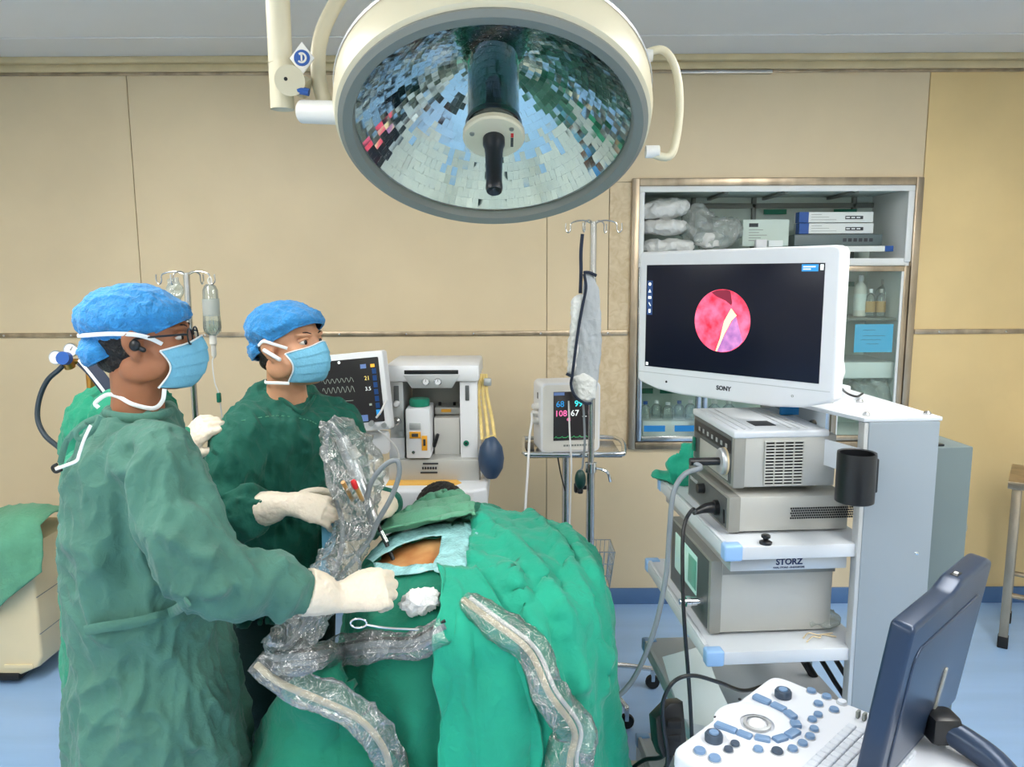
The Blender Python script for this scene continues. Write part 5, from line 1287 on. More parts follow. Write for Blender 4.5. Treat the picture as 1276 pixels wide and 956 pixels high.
slA = [F(552, 786, .034), F(520, 797, .036), F(480, 803, .04), F(430, 812, .04), W(385, 818, 1.50), W(340, 822, 1.49)]
sleeve('plastic_sleeve', 'clear plastic sleeve lying across the drape under the gauze pad', slA, [.028, .034, .036, .036, .036, .028], [((0, -.004, .006), .007, 'cable_grey'), ((0, .002, -.012), .006, 'cable_grey'), ((.0, .006, .014), .004, 'black')], 1)
slB = [W(318, 822, 1.49), W(350, 846, 1.48), W(400, 868, 1.50), W(445, 890, 1.52), W(475, 925, 1.53), W(485, 965, 1.54), W(488, 1040, 1.57)]
sleeve('plastic_sleeve', 'clear plastic sleeve around a cream hose hanging lower left', slB, [.02, .032, .036, .036, .036, .036, .036], [((-.0, -.008, -.004), .0075, 'tube_cream')], 5)
slC = [F(574, 762, .034), F(610, 778, .04), F(645, 806, .045), F(674, 850, .05), F(693, 900, .05), F(704, 950, .05), F(716, 1030, .05)]
sleeve('plastic_sleeve', 'clear plastic sleeve with cream hose running down the right drape', slC, [.018, .036, .038, .040, .045, .050, .05], [((0, -.006, .0), .0075, 'tube_cream'), ((.015, .004, 0), .005, 'cable_white')], 9)
# the wrapped endoscope camera above the wound
tip = W(492, 697, 1.93)
scp = thing('endoscope', 'endoscope with black shaft held over the bare back', 'endoscope', tip)
gh = W(468, 650, 1.98)
MB().tube([tip + Vector((.003, 0, -.025)), gh], .0055, 12, 1).build('shaft', M_['black'], scp, True)
MB().tube([tip.lerp(gh, .45), tip.lerp(gh, .75)], .0062, 12, 1).build('shaft_band', M_['steel'], scp, True)
MB().tube([gh, W(455, 622, 2.0), W(446, 600, 2.02)], [.010, .016, .017], 14, 2).build('handpiece', M_['steel'], scp, True)
MB().tube([W(450, 622, 1.95), W(442, 605, 1.90)], .006, 12, 1).build('valve_stem', M_['amber'], scp, True)
MB().tube([W(442, 606, 1.90), W(439.5, 600, 1.895)], .0075, 12, 1, round_cap=True).build('red_valve', M_['red'], scp, True)
MB().tube([W(438, 622, 1.95), W(426, 600, 1.91)], .006, 12, 1).build('valve_stem', M_['amber'], scp, True)
MB().tube([W(450, 604, 2.02), W(435, 570, 2.05), W(425, 545, 2.06)], [.015, .02, .018], 14, 3).build('camera_head', M_['silver'], scp, True)
MB().tube([W(436, 556, 2.04), W(444, 570, 2.035)], .013, 14, 1).build('camera_coupler', M_['white_w'], scp, True)
MB().tube([W(425, 546, 2.06), W(414, 530, 2.06), W(407, 540, 2.05), W(405, 570, 2.03), W(409, 600, 2.0), W(425, 650, 1.95), W(420, 700, 1.85), W(398, 745, 1.68), W(370, 790, 1.54), W(345, 815, 1.50)], .0065, 10, 8).build('camera_cable', M_['cable_grey'], scp, True)
MB().tube([W(462, 655, 1.98), W(456, 625, 1.96), W(463, 598, 1.95), W(480, 578, 1.95), W(494, 574, 1.95), W(496, 592, 1.95), W(486, 620, 1.95), W(470, 648, 1.95), W(462, 668, 1.95)], .0068, 12, 8).build('irrigation_loop', M_['cable_grey'], scp, True)
MB().tube([W(462, 668, 1.95), W(446, 690, 1.92), W(425, 715, 1.84), W(410, 735, 1.74)], .0065, 10, 6).build('irrigation_hose', M_['cable_grey'], scp, True)
bag = MB()
bag.tube([W(416, 524, 2.05), W(428, 556, 2.03), W(440, 590, 2.0), W(444, 620, 1.985), W(436, 660, 1.95), W(424, 700, 1.88), W(404, 738, 1.70), W(374, 778, 1.56), W(345, 812, 1.51)], [.03, .070, .072, .05, .045, .05, .045, .038, .033], 44, 12, ry=[.03, .05, .055, .045, .04, .045, .04, .035, .03])
bme = bag.mesh('plastic_film')
bm = bmesh.new(); bm.from_mesh(bme); bmesh.ops.subdivide_edges(bm, edges=bm.edges[:], cuts=1, use_grid_fill=True); bm.to_mesh(bme); bm.free()
displace(bme, lambda c, n: .020 * (ridged(c * 15, 21) - .4) + .018 * perlin(c * 11, 22) + .006 * ridged(c * 40, 23))
pbg = thing('plastic_cover', 'crumpled clear plastic cover around the endoscope camera and cable', 'plastic sleeve', W(440, 640, 1.98))
link('plastic_film', bme, M_['plastic'], pbg, True, 28)
# blue paper strip below the cover
tag(MB().tube([W(408, 652, 2.0), W(408, 680, 1.96), W(402, 712, 1.86), W(398, 735, 1.74)], .02, 10, 6, ry=.002, up=(0, 1, .3)).build('paper_strip', M_['mask']), 'pale blue paper strip hanging between surgeon and drape', 'paper')

# ================================================================== people
def hand(mb, wrist, fwd, dorsal, side, curls, thumb=(.5, .5), scale=1.0, spread=.06, cuff=.085, tdir=(.62, .72, -.32), arm=None):
    """palm, five bent fingers and a cuff; side = +1 when the thumb lies towards dorsal x fwd"""
    Mh = frame(wrist, fwd, dorsal) @ Matrix.Diagonal((scale, scale * side, scale, 1))
    T = lambda p: Mh @ Vector(p)
    up = (Mh.to_3x3() @ Vector((0, 0, 1))).normalized()
    k = scale; wv_ = Vector(wrist); back = (Vector(arm) - wv_).normalized() if arm is not None else -Vector(fwd).normalized()
    mb.tube([wv_ + back * cuff, wv_ + back * cuff * .55, wv_ + back * .012, T((.03, .002, 0)), T((.065, 0, .001)), T((.090, -.001, 0))], [.046 * k, .041 * k, .030 * k, .036 * k, .041 * k, .038 * k], 24, 4, ry=[.044 * k, .037 * k, .024 * k, .0195 * k, .0165 * k, .013 * k], up=up, round_cap=False)
    base_y = (.030, .0105, -.0095, -.0285); length = (.070, .078, .072, .056); rad = (.0098, .0100, .0096, .0086); x0 = (.086, .090, .087, .080)
    for i in range(4):
        p = Vector((x0[i] - .012, base_y[i], 0)); yaw = spread * (1.5 - i) ; ang = 0.0
        pts = [p.copy()]; p = Vector((x0[i], base_y[i], 0.0)); pts.append(p.copy())
        for seg, fr_ in enumerate((.46, .30, .24)):
            ang += curls[i][seg]
            d = Vector((math.cos(ang) * math.cos(yaw), math.sin(yaw) * math.cos(ang), -math.sin(ang)))
            p = p + d * length[i] * fr_; pts.append(p.copy())
        mb.tube([T(q) for q in pts], [rad[i] * k * f for f in (1.05, 1.08, 1.0, .93, .80)], 14, 3, round_cap=True)
    p = Vector((.012, .020, -.006)); d = Vector(tdir).normalized(); pts = [p.copy()]
    p = p + d * .040; pts.append(p.copy())
    d2 = (d + Vector((.35, -.35 * thumb[0], -.25 * thumb[0]))).normalized(); p = p + d2 * .034; pts.append(p.copy())
    d3 = (d2 + Vector((.35, -.5 * thumb[1], -.25 * thumb[1]))).normalized(); p = p + d3 * .028; pts.append(p.copy())
    mb.tube([T(q) for q in pts], [.0155 * k, .0135 * k, .0115 * k, .009 * k], 14, 3, round_cap=True)
def glove(parent, *a, **kw):
    mb = MB(); hand(mb, *a, **kw)
    me = mb.union('glove', .0032, 3)
    displace(me, lambda c, n: .0011 * (ridged(c * 60, 4) - .3) + .0008 * perlin(c * 90, 2))
    return link('glove', me, M_['glove'], parent, True, 180)

def head_parts(mb, MH, k=1.0):
    S = MH @ Matrix.Scale(k, 4)
    def e(c, r): mb.ell(c, r, S, 32, 20)
    e((-.012, 0, .036), (.099, .078, .086)); e((.028, 0, -.03), (.070, .064, .088)); e((.052, 0, -.085), (.042, .044, .034))
    e((.070, 0, -.098), (.024, .026, .020)); e((.078, 0, .026), (.020, .056, .013))
    for s in (-1, 1):
        e((.058, s * .040, -.028), (.030, .024, .028)); e((.0, s * .060, -.055), (.05, .014, .035))
        e((-.006, s * .079, -.006), (.017, .007, .030)); e((-.012, s * .084, .006), (.012, .007, .020))
    mb.tube([S @ Vector((.088, 0, .018)), S @ Vector((.102, 0, -.008)), S @ Vector((.112, 0, -.032))], [.009 * k, .011 * k, .014 * k], 12, 3, round_cap=True)
    for s in (-1, 1): e((.1, s * .013, -.036), (.012, .009, .008))
    e((.090, 0, -.062), (.012, .026, .006)); e((.088, 0, -.074), (.012, .022, .007))
    # rim of the outer ear
    for s in (-1, 1):
        mb.tube([S @ Vector(p) for p in ((.006, s * .080, .014), (-.004, s * .089, .028), (-.022, s * .093, .020), (-.024, s * .090, -.004), (-.014, s * .084, -.024), (-.002, s * .079, -.036))], .0045 * k, 8, 4, round_cap=True)

def make_body(name, label, j, skin, k=1.0):
    mb = MB(); MH = j['head']
    head_parts(mb, MH, k)
    nb = Vector(j['neck']); hc = MH @ Vector((-.028 * k, 0, -.06 * k))
    mb.tube([hc, hc.lerp(nb, .5), nb], [.058 * k, .056 * k, .064 * k], 20, 4, round_cap=True)
    pel = Vector(j['pelvis']); ch = nb.lerp(pel, .28); wa = nb.lerp(pel, .7)
    yaw = j['yaw']; sd = Vector((-math.sin(yaw), math.cos(yaw), 0))
    mb.tube([nb + Vector((0, 0, -.02)), ch, wa, pel], [.075, .150, .132, .150], 28, 5, ry=[.06, .10, .09, .10], up=(math.cos(yaw), math.sin(yaw), .01), round_cap=True)
    for s in ('l', 'r'):
        sh, el, wr = (Vector(j[q + s]) for q in ('sh', 'el', 'wr'))
        mb.tube([ch.lerp(sh, .35) + Vector((0, 0, .0)), sh.lerp(ch, .2), sh.lerp(el, .5), el, el.lerp(wr, .4), wr], [.050, .044, .040, .034, .030, .018], 16, 4, round_cap=True)
        hd = Vector(j['hd' + s]); mb.tube([wr, wr.lerp(hd, .25), wr.lerp(hd, .5)], [.018, .013, .009], 12, 3, round_cap=True)
        sg = 1 if s == 'l' else -1
        hip = pel + sd * sg * .085; ft = Vector(j.get('ft' + s, (hip.x + .02 * math.cos(yaw), hip.y + .02 * math.sin(yaw), .07))); kn = hip.lerp(ft, .5) + Vector((math.cos(yaw), math.sin(yaw), 0)) * .02
        mb.tube([hip, kn, ft], [.088, .058, .040], 18, 5, round_cap=True)
        mb.tube([ft + Vector((-math.cos(yaw) * .04, -math.sin(yaw) * .04, -.02)), ft + Vector((math.cos(yaw) * .13, math.sin(yaw) * .13, -.035))], [.034, .03], 14, 1, round_cap=True)
    me = mb.union('person', .0052, 3)
    o = tag(link('person', me, M_[skin], None, False, 180), label, 'person')
    for s in (-1, 1):
        S = MH @ Matrix.Scale(k, 4)
        eo = MB().ell((.0765, s * .031, .004), (.0115, .0120, .0075), S, 18, 12).build('eye', M_['eye_white'], o, True)
        MB().ell((.0868, s * .031, .004), (.0030, .0062, .0066), S, 14, 10).build('iris', M_['iris'], eo, True)
        MB().tube([S @ Vector((.084, s * .014, .012)), S @ Vector((.0865, s * .030, .0150)), S @ Vector((.074, s * .048, .009))], .0042 * k, 8, 4).build('eyelid', M_[skin], o, True)
        MB().tube([S @ Vector((.094, s * .014, .027)), S @ Vector((.090, s * .032, .032)), S @ Vector((.074, s * .050, .027))], [.0035 * k, .0045 * k, .002 * k], 8, 4, ry=[.002 * k] * 3, up=(0, 0, 1)).build('eyebrow', M_['hair'], o, True)
    for s in ('l', 'r'):
        sg = 1 if s == 'l' else -1; pel_ = Vector(j['pelvis']) + sd * sg * .085
        ft = Vector(j.get('ft' + s, (pel_.x + .02 * math.cos(yaw), pel_.y + .02 * math.sin(yaw), .07)))
        f = Vector((math.cos(yaw), math.sin(yaw), 0))
        MB().tube([ft - f * .055 + Vector((0, 0, -.022)), ft + f * .05 + Vector((0, 0, -.028)), ft + f * .155 + Vector((0, 0, -.036))], [.043, .046, .036], 16, 4, ry=[.044, .04, .03], up=(0, 0, 1), round_cap=True).build('shoe', M_['white_w'], o, True)
    return o
def cap_obj(o, MH, k, parts, cut_co, cut_no, seed, strap=None):
    S = MH @ Matrix.Scale(k, 4); mb = MB()
    for c, r in parts: mb.ell(c, r, n=36, m=22)
    me = mb.union('surgical_cap', .005, 3)
    def f(c, n):
        rad = np.stack([c[:, 0] * .6, c[:, 1], c[:, 2] * .6], 1)
        return .0055 * (ridged(c * np.array([16, 34, 26]), seed) - .35) + .004 * perlin(c * 22, seed + 2) + .0022 * (ridged(c * 70, seed + 4) - .3)
    displace(me, f)
    bm = bmesh.new(); bm.from_mesh(me)
    bmesh.ops.bisect_plane(bm, geom=bm.verts[:] + bm.edges[:] + bm.faces[:], plane_co=cut_co, plane_no=cut_no, clear_outer=True)
    bd = [e for e in bm.edges if e.is_boundary]
    vs = {v for e in bd for v in e.verts}
    c = sum((v.co for v in vs), Vector()) / max(1, len(vs))
    for v in vs: v.co = c + (v.co - c) * .965
    pts = sorted(vs, key=lambda v: math.atan2(v.co.y - c.y, v.co.x - c.x))
    loop = [v.co.copy() for v in pts][::4]
    bm.to_mesh(me); bm.free()
    me.transform(S)
    co_ = link('surgical_cap', me, M_['cap'], o, True, 180)
    if loop: MB().tube([S @ p for p in loop + loop[:1]], .0035, 8, 2).build('elastic_band', M_['cap'], co_, True)
    return co_
def mask_obj(o, MH, k, straps, seed=0, chin=-.118):
    S = MH @ Matrix.Scale(k, 4); rows = []
    nv, nu = 40, 44
    for i in range(nv):
        v = i / (nv - 1)
        z = -.010 + (chin + .010) * v
        row = []
        for q in range(nu):
            u = q / (nu - 1) * 2 - 1
            th = u * math.radians(76 - 13 * math.sin(math.pi * v) + 3 * v)
            bulge = math.sin(math.pi * min(1, v * .95 + .08)) ** .6
            rx = .074 + .026 * bulge * math.cos(th) + .012 * (1 - v) * math.exp(-(u / .22) ** 2); ry = .075 + .004 * bulge - .012 * v
            pleat = .0028 * ((v * 4.0) % 1.0) * (1 - abs(u) ** 4)
            zz = z - .012 * (abs(u) ** 2) * (1 - 2 * v) * .9 + (.012 * math.exp(-(u / .25) ** 2) * (1 - v) ** 3)
            row.append(S @ Vector((.026 + (rx + pleat) * math.cos(th) - .012 * v * v, (ry + pleat) * math.sin(th), zz)))
        rows.append(row)
    me = MB().grid(rows).mesh('face_mask')
    mo = link('face_mask', me, M_['mask'], o, True, 60)
    s = mo.modifiers.new('t', 'SOLIDIFY'); s.thickness = .002
    for e in ([r[0] for r in rows], [r[-1] for r in rows], rows[0]):
        MB().tube(e[::3] + [e[-1]], .0042 * k if e is not rows[0] else .003 * k, 8, 2, ry=.002).build('mask_border', M_['mask_w'], mo, True)
    for pts in straps:
        MB().ribbon([S @ Vector(p) if len(p) == 3 else Vector(p[1]) for p in pts], .009, S.to_3x3() @ Vector((0, -1, .1))).build('mask_strap', M_['mask_w'], mo, True)
    return mo
def hair_obj(o, MH, k, zmin=-.055, xmax=-.008):
    S = MH @ Matrix.Scale(k, 4); mb = MB(); mb.ell((-.016, 0, .026), (.101, .0815, .095), n=30, m=20); mb.ell((-.055, 0, -.035), (.052, .058, .035)); 
    me = mb.union('hair', .004, 2)
    displace(me, lambda c, n: .003 * ridged(c * np.array([50, 50, 22]), 2))
    bm = bmesh.new(); bm.from_mesh(me)
    for cc, nn in (((0, 0, zmin), (.25, 0, -1)), ((xmax, 0, 0), (1, 0, -.45))):
        bmesh.ops.bisect_plane(bm, geom=bm.verts[:] + bm.edges[:] + bm.faces[:], plane_co=cc, plane_no=nn, clear_outer=True)
    bm.to_mesh(me); bm.free(); me.transform(S)
    return link('hair', me, M_['hair'], o, True, 180)
def oval(c, rx, ry, yaw, tilt=0.0, n=48, e=2.3):
    out = []
    for k in range(n):
        a = 2 * math.pi * k / n; cs, sn = math.cos(a), math.sin(a)
        x = rx * math.copysign(abs(cs) ** (2 / e), cs); y = ry * math.copysign(abs(sn) ** (2 / e), sn)
        out.append(Vector((c[0] + x * math.cos(yaw) - y * math.sin(yaw), c[1] + x * math.sin(yaw) + y * math.cos(yaw), c[2] - tilt * x)))
    return out
def gown_obj(o, name, rings, sleeves, yaw, m, seed, voxel=.0066, skirt=.014, waist=1.0, extra=None, amp=.013):
    mb = MB(); mb.loft([oval(q[0], q[1], q[2], yaw, *q[3:]) for q in rings])
    for pts, rad in sleeves: mb.tube(pts, rad, 24, 5, round_cap=True)
    me = mb.union(name, voxel, 6)
    cx, cy = rings[-1][0][0], rings[-1][0][1]
    def f(c, n):
        low = np.clip((waist - c[:, 2]) / .45, 0, 1)
        a = np.arctan2(c[:, 1] - cy, c[:, 0] - cx)
        v = skirt * low * (np.sin(a * 9 + 2.5 * perlin(c * 1.8, seed)) * .7 + .5 * np.sin(a * 17 + 3 * perlin(c * 2, seed + 1)))
        v = v + cloth_noise(c, amp, 8.5, (1, 1, .5), seed)
        if extra is not None: v = v + extra(c)
        return v
    displace(me, f)
    return link(name, me, M_[m], o, True, 180)
def on_mesh(me_obj, px_list, lift=.0):
    me = me_obj.data; vv = [v.co.copy() for v in me.vertices]
    tree = BVHTree.FromPolygons(vv, [tuple(p.vertices) for p in me.polygons]); out = []
    for x, y in px_list:
        d = ray(x, y).normalized(); h = tree.ray_cast(EYEV, d)
        if h[0] is None:
            best = min((tree.find_nearest(EYEV + d * t) for t in np.linspace(1.2, 2.8, 60)), key=lambda q: q[3]); out.append(best[0] + best[1] * lift)
        else: out.append(h[0] - d * lift)
    return out
def headmat(c, yaw, pitch=0.0, roll_=0.0):
    return Matrix.Translation(c) @ Matrix.Rotation(yaw, 4, 'Z') @ Matrix.Rotation(-pitch, 4, 'Y') @ Matrix.Rotation(roll_, 4, 'X')

# ---------------------------------------------------------------- surgeon on the left, seen from his right side
Y1 = 1.65; yaw1 = math.radians(14)
H1 = headmat(W(181, 423, Y1), math.radians(12), math.radians(4))
neck1 = W(172, 528, Y1); pel1 = W(182, 800, 1.64)
sh1 = W(180, 578, 1.47); el1 = W(258, 712, 1.42); wr1 = W(424, 745, 1.56); hd1 = W(486, 731, 1.62)
shl1 = W(170, 560, 1.85)
j1 = dict(head=H1, neck=neck1, pelvis=(pel1.x, pel1.y, .90), yaw=yaw1, shr=sh1, elr=el1, wrr=wr1, hdr=hd1,
          shl=(-.91, 1.81, 1.29), ell=(-.90, 1.88, 1.08), wrl=(-.90, 1.86, .90), hdl=(-.89, 1.85, .82))
per1 = make_body('person', 'left surgeon in faded green gown, glasses, blue cap and mask, reaching over the patient', j1, 'skin', .93)
fwd1 = (hd1 - wr1).normalized()
x_ = lambda px, y: W(px, y, 1.64)
rings1 = [(W(176, 508, 1.66), .060, .072), (W(172, 522, 1.66), .074, .110), (W(166, 545, 1.65), .090, .155), (W(164, 580, 1.65), .112, .185), (W(170, 640, 1.65), .135, .20), (W(180, 710, 1.65), .152, .20), (W(186, 780, 1.65), .150, .20), (W(194, 850, 1.65), .172, .22), (W(200, 930, 1.65), .185, .235), (W(203, 1060, 1.64), .195, .25), (Vector((W(203, 1060, 1.64).x, 1.64, .34)), .20, .255)]
sl1 = [([neck1 + Vector((0, -.07, -.075)), sh1 + Vector((0, .03, -.005)), sh1.lerp(el1, .5), el1 + Vector((-.005, 0, .0)), el1.lerp(wr1, .45), wr1 + (el1 - wr1) * .27], [.060, .078, .078, .076, .060, .034]),
       ([neck1 + Vector((0, .08, -.08)), Vector(j1['shl']), Vector(j1['ell']), Vector(j1['wrl'])], [.065, .075, .065, .05])]
def wpath(Y, *pts): return [W(x, y, Y) for x, y in pts]
cr1 = [wpath(1.42, (240, 600), (215, 640), (200, 690), (215, 730), (245, 752)), wpath(1.44, (150, 560), (148, 640), (156, 720))]
rid1 = [wpath(1.36, (215, 590), (250, 640), (290, 690)), wpath(1.36, (205, 660), (240, 690), (285, 700)), wpath(1.40, (300, 690), (330, 735), (350, 765)), wpath(1.42, (180, 640), (190, 700), (196, 750)), wpath(1.36, (225, 730), (260, 735), (300, 725)), wpath(1.46, (345, 705), (352, 735), (345, 765)), wpath(1.48, (240, 800), (262, 870), (285, 950)), wpath(1.45, (190, 800), (170, 860), (150, 930)), wpath(1.48, (215, 770), (222, 840), (240, 930))]
g1 = gown_obj(per1, 'surgical_gown', rings1, sl1, yaw1, 'gown1', 1, extra=lambda c: fold_lines(c, cr1, .028, -.03) + fold_lines(c, rid1, .013, .018), waist=.95, skirt=.012)
# back flaps of the gown, standing open over the scrubs
sb = [(W(152, 560, 1.70), .11, .15), (W(154, 640, 1.70), .122, .17), (W(157, 770, 1.70), .126, .17), (W(164, 860, 1.70), .136, .18), (W(170, 1000, 1.70), .14, .18)]
me = MB().loft([oval(c, rx, ry, yaw1) for c, rx, ry in sb]).union('scrub_shirt', .010, 4); displace(me, lambda c, n: cloth_noise(c, .006, 9, (1, 1, .5), 31)); link('scrub_shirt', me, M_['scrub'], per1, True, 180)
bf = MB()
rows = []
for i in range(50):
    v = i / 49; row = []
    yy = 548 + 460 * v
    for q in range(14):
        u = q / 13
        xl1 = np.interp(v, [0, .08, .2, .45, .5, .6, 1], [112, 80, 80, 92, 88, 88, 92]); xr1 = np.interp(v, [0, .1, .5, 1], [140, 132, 130, 130])
        row.append(W(xl1 + (xr1 - xl1) * u, yy, 1.66 - .10 * u + .012 * math.sin(u * 14 + v * 9)))
    rows.append(row)
me = bf.grid(rows).mesh('back_flap'); displace(me, lambda c, n: cloth_noise(c, .007, 12, (1, 1, .25), 33)); of = link('back_flap', me, M_['gown1'], per1, True, 180); of.modifiers.new('t', 'SOLIDIFY').thickness = .004
# ties
wt = on_mesh(g1, [(104, 784), (125, 780), (160, 775), (190, 768), (215, 760), (232, 748)], .016)
MB().ribbon(wt, .021, (0, -1, .15), .003).build('waist_tie', M_['gown1'], per1, True)
kp = W(98, 790, 1.56)
MB().tube([W(108, 782, 1.54), W(96, 776, 1.545), W(90, 790, 1.55), W(98, 804, 1.55), W(108, 796, 1.545), W(100, 786, 1.54)], .0065, 10, 6).build('tie_knot', M_['gown1'], per1, True)
MB().ribbon([W(106, 784, 1.54), W(88, 770, 1.56), W(82, 750, 1.57), W(90, 738, 1.57)], .010, (0, -1, 0)).build('tie_end', M_['gown1'], per1, True)
MB().ribbon([W(122, 518, 1.50), W(104, 526, 1.50), W(88, 540, 1.51), W(80, 552, 1.52), W(74, 575, 1.52)], .014, (0, -1, .3)).build('neck_tie', M_['gown1'], per1, True)
MB().ribbon([W(124, 516, 1.49), W(114, 535, 1.49), W(98, 545, 1.49), W(94, 536, 1.49), W(106, 526, 1.49)], .011, (0, -1, .3)).build('neck_tie', M_['gown1'], per1, True)
MB().ribbon([W(112, 528, 1.48), W(104, 545, 1.48), W(98, 562, 1.48), W(94, 572, 1.48), W(80, 578, 1.49), W(68, 582, 1.5)], .007, (0, -1, .3)).build('white_tie', M_['mask_w'], per1, True)
MB().tube([W(70, 576, 1.5), W(64, 580, 1.5), W(68, 586, 1.5), W(76, 583, 1.5)], .003, 8, 5).build('tie_loop', M_['black_r'], per1, True)
MB().tube([W(129, 512, 1.60), W(146, 517, 1.57), W(172, 519, 1.56), W(198, 516, 1.57), W(214, 511, 1.62)], .006, 10, 5, ry=.010, up=(0, 0, 1)).build('collar', M_['gown1'], per1, True)
c1 = cap_obj(per1, H1, .93, [((-.026, 0, .058), (.116, .096, .074)), ((.036, 0, .052), (.070, .080, .050)), ((-.094, 0, -.012), (.050, .070, .046))], (.04, 0, .022), (.40, 0, -1), 1)
hair_obj(per1, H1, .93, -.06)
m1 = mask_obj(per1, H1, .93, [[(.050, -.068, -.006), (.03, -.082, .010), (.0, -.092, .022), (-.05, -.092, .028), (-.10, -.070, .028), (-.135, -.02, .026)],
    [(.040, -.062, -.108), (.032, -.064, -.135), ('w', W(190, 507, 1.60)), ('w', W(165, 502, 1.59)), ('w', W(146, 492, 1.60)), ('w', W(132, 490, 1.62)), ('w', W(118, 500, 1.62)), ('w', W(122, 506, 1.62))]], 2, -.115)
glp = H1 @ Matrix.Scale(.93, 4)
gl = MB()
for s in (-1, 1):
    rim = [glp @ Vector((.104, s * .034 + .027 * math.cos(a), .004 + .018 * math.sin(a))) for a in np.linspace(0, 2 * math.pi, 20)]
    gl.tube(rim, .0018, 8, 1); gl.tube([glp @ Vector((.104, s * .060, .010)), glp @ Vector((.085, s * .076, .012)), glp @ Vector((.0, s * .086, .012)), glp @ Vector((-.02, s * .088, .004))], .0022, 8, 4)
gl.tube([glp @ Vector((.104, -.008, .006)), glp @ Vector((.107, 0, .009)), glp @ Vector((.104, .008, .006))], .0018, 8, 3)
glo = gl.build('glasses', M_['black'], per1, True)
for s in (-1, 1):
    MB().add([glp @ Vector((.1045, s * .034 + .026 * math.cos(a), .004 + .017 * math.sin(a))) for a in np.linspace(0, 2 * math.pi, 20)[:-1]], [tuple(range(19))]).build('lens', M_['lens'], glo, True, None)
ear = glp @ Vector((-.002, -.088, -.002))
MB().ell(ear, (.012, .008, .012)).build('earpiece', M_['black'], per1, True)
MB().tube([ear, glp @ Vector((.014, -.086, -.014))], .0055, 10, 1, round_cap=True).build('earpiece', M_['black'], per1, True)
dz1 = Vector((-.1, -.85, .55)).normalized()
glove(per1, wr1, fwd1, dz1, 1, [(.55, .75, .4), (.65, .85, .45), (.72, .9, .5), (.8, .95, .5)], (.3, .4), 1.1, .03, .085, (.85, .45, -.35), arm=el1)
for s in ('l',): glove(per1, Vector(j1['wrl']), (Vector(j1['hdl']) - Vector(j1['wrl'])), (-1, .2, 0), 1, [(.3, .4, .3)] * 4, (.3, .3), .95, arm=j1['ell'])

# ---------------------------------------------------------------- surgeon in the middle, turned towards the screen
Y2 = 2.24
H2 = headmat(W(362, 430, Y2), math.radians(-27), math.radians(8))
neck2 = W(356, 498, 2.27); yaw2 = math.radians(-42)
shr2 = W(302, 540, 2.12); elr2 = W(274, 645, 2.02); wrr2 = W(360, 626, 1.97); hdr2 = W(424, 640, 1.97)
shl2 = W(415, 535, 2.38); ell2 = W(432, 640, 2.34); wrl2 = W(487, 625, 2.14); hdl2 = W(465, 632, 2.02)
pel2 = W(345, 760, 2.28)
j2 = dict(head=H2, neck=neck2, pelvis=(pel2.x, pel2.y, .88), yaw=yaw2, shr=shr2, elr=elr2, wrr=wrr2, hdr=hdr2, shl=shl2, ell=ell2, wrl=wrl2, hdl=hdl2)
per2 = make_body('person', 'middle surgeon in deep green gown holding the endoscope, white earpiece, looking right', j2, 'skin2', 1.0)
rings2 = [(W(358, 487, 2.27), .070, .084, .55), (W(356, 495, 2.26), .088, .120, .45), (W(354, 512, 2.25), .110, .16, .15), (W(350, 540, 2.25), .13, .18), (W(345, 620, 2.26), .15, .19), (W(342, 690, 2.27), .15, .195), (W(344, 750, 2.28), .155, .195), (Vector((pel2.x, 2.28, .74)), .16, .20)]
sl2 = [([neck2 + Vector((-.06, -.06, -.07)), shr2 + Vector((.01, .01, 0)), shr2.lerp(elr2, .55) + Vector((-.01, 0, 0)), elr2, elr2.lerp(wrr2, .5), wrr2 + (elr2 - wrr2) * .34], [.070, .076, .082, .080, .064, .036]),
       ([neck2 + Vector((.06, .07, -.07)), shl2, shl2.lerp(ell2, .5), ell2, ell2.lerp(wrl2, .5), wrl2 + (ell2 - wrl2) * .15], [.08, .088, .08, .072, .06, .045])]
rid2 = [wpath(2.02, (285, 545), (292, 590), (300, 630)), wpath(2.04, (330, 540), (335, 590), (340, 640)), wpath(2.05, (375, 540), (370, 590), (362, 640)), wpath(2.0, (262, 560), (270, 600), (265, 640)), wpath(1.98, (255, 610), (285, 620), (310, 610)), wpath(1.98, (262, 650), (290, 640), (320, 645)), wpath(2.06, (400, 560), (392, 600), (385, 650))]
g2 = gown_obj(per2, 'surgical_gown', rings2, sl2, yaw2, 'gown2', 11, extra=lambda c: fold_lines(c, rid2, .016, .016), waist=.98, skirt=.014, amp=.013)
st = on_mesh(g2, [(300, 523), (330, 518), (350, 517), (372, 520), (385, 523), (395, 528)], .003)
tr = MB()
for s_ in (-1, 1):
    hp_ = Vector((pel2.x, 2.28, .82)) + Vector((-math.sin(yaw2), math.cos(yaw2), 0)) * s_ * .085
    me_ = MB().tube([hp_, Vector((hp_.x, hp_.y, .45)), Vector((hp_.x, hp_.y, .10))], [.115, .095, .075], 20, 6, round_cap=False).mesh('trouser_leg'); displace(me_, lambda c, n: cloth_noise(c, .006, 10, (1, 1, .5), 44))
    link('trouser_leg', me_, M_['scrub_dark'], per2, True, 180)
P, _ = smooth_path(st, 6)
for i in range(0, len(P) - 1, 2): MB().tube([P[i], P[i + 1]], .0012, 6, 1).build('stitch', M_['towel'], per2, True)
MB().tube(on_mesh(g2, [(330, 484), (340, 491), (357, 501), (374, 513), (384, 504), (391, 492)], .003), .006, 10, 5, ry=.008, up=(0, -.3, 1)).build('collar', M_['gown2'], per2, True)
cap_obj(per2, H2, 1.0, [((-.022, 0, .058), (.114, .098, .076)), ((.044, 0, .062), (.064, .082, .048)), ((-.08, 0, .0), (.052, .076, .05))], (.04, 0, .032), (.40, 0, -1), 7)
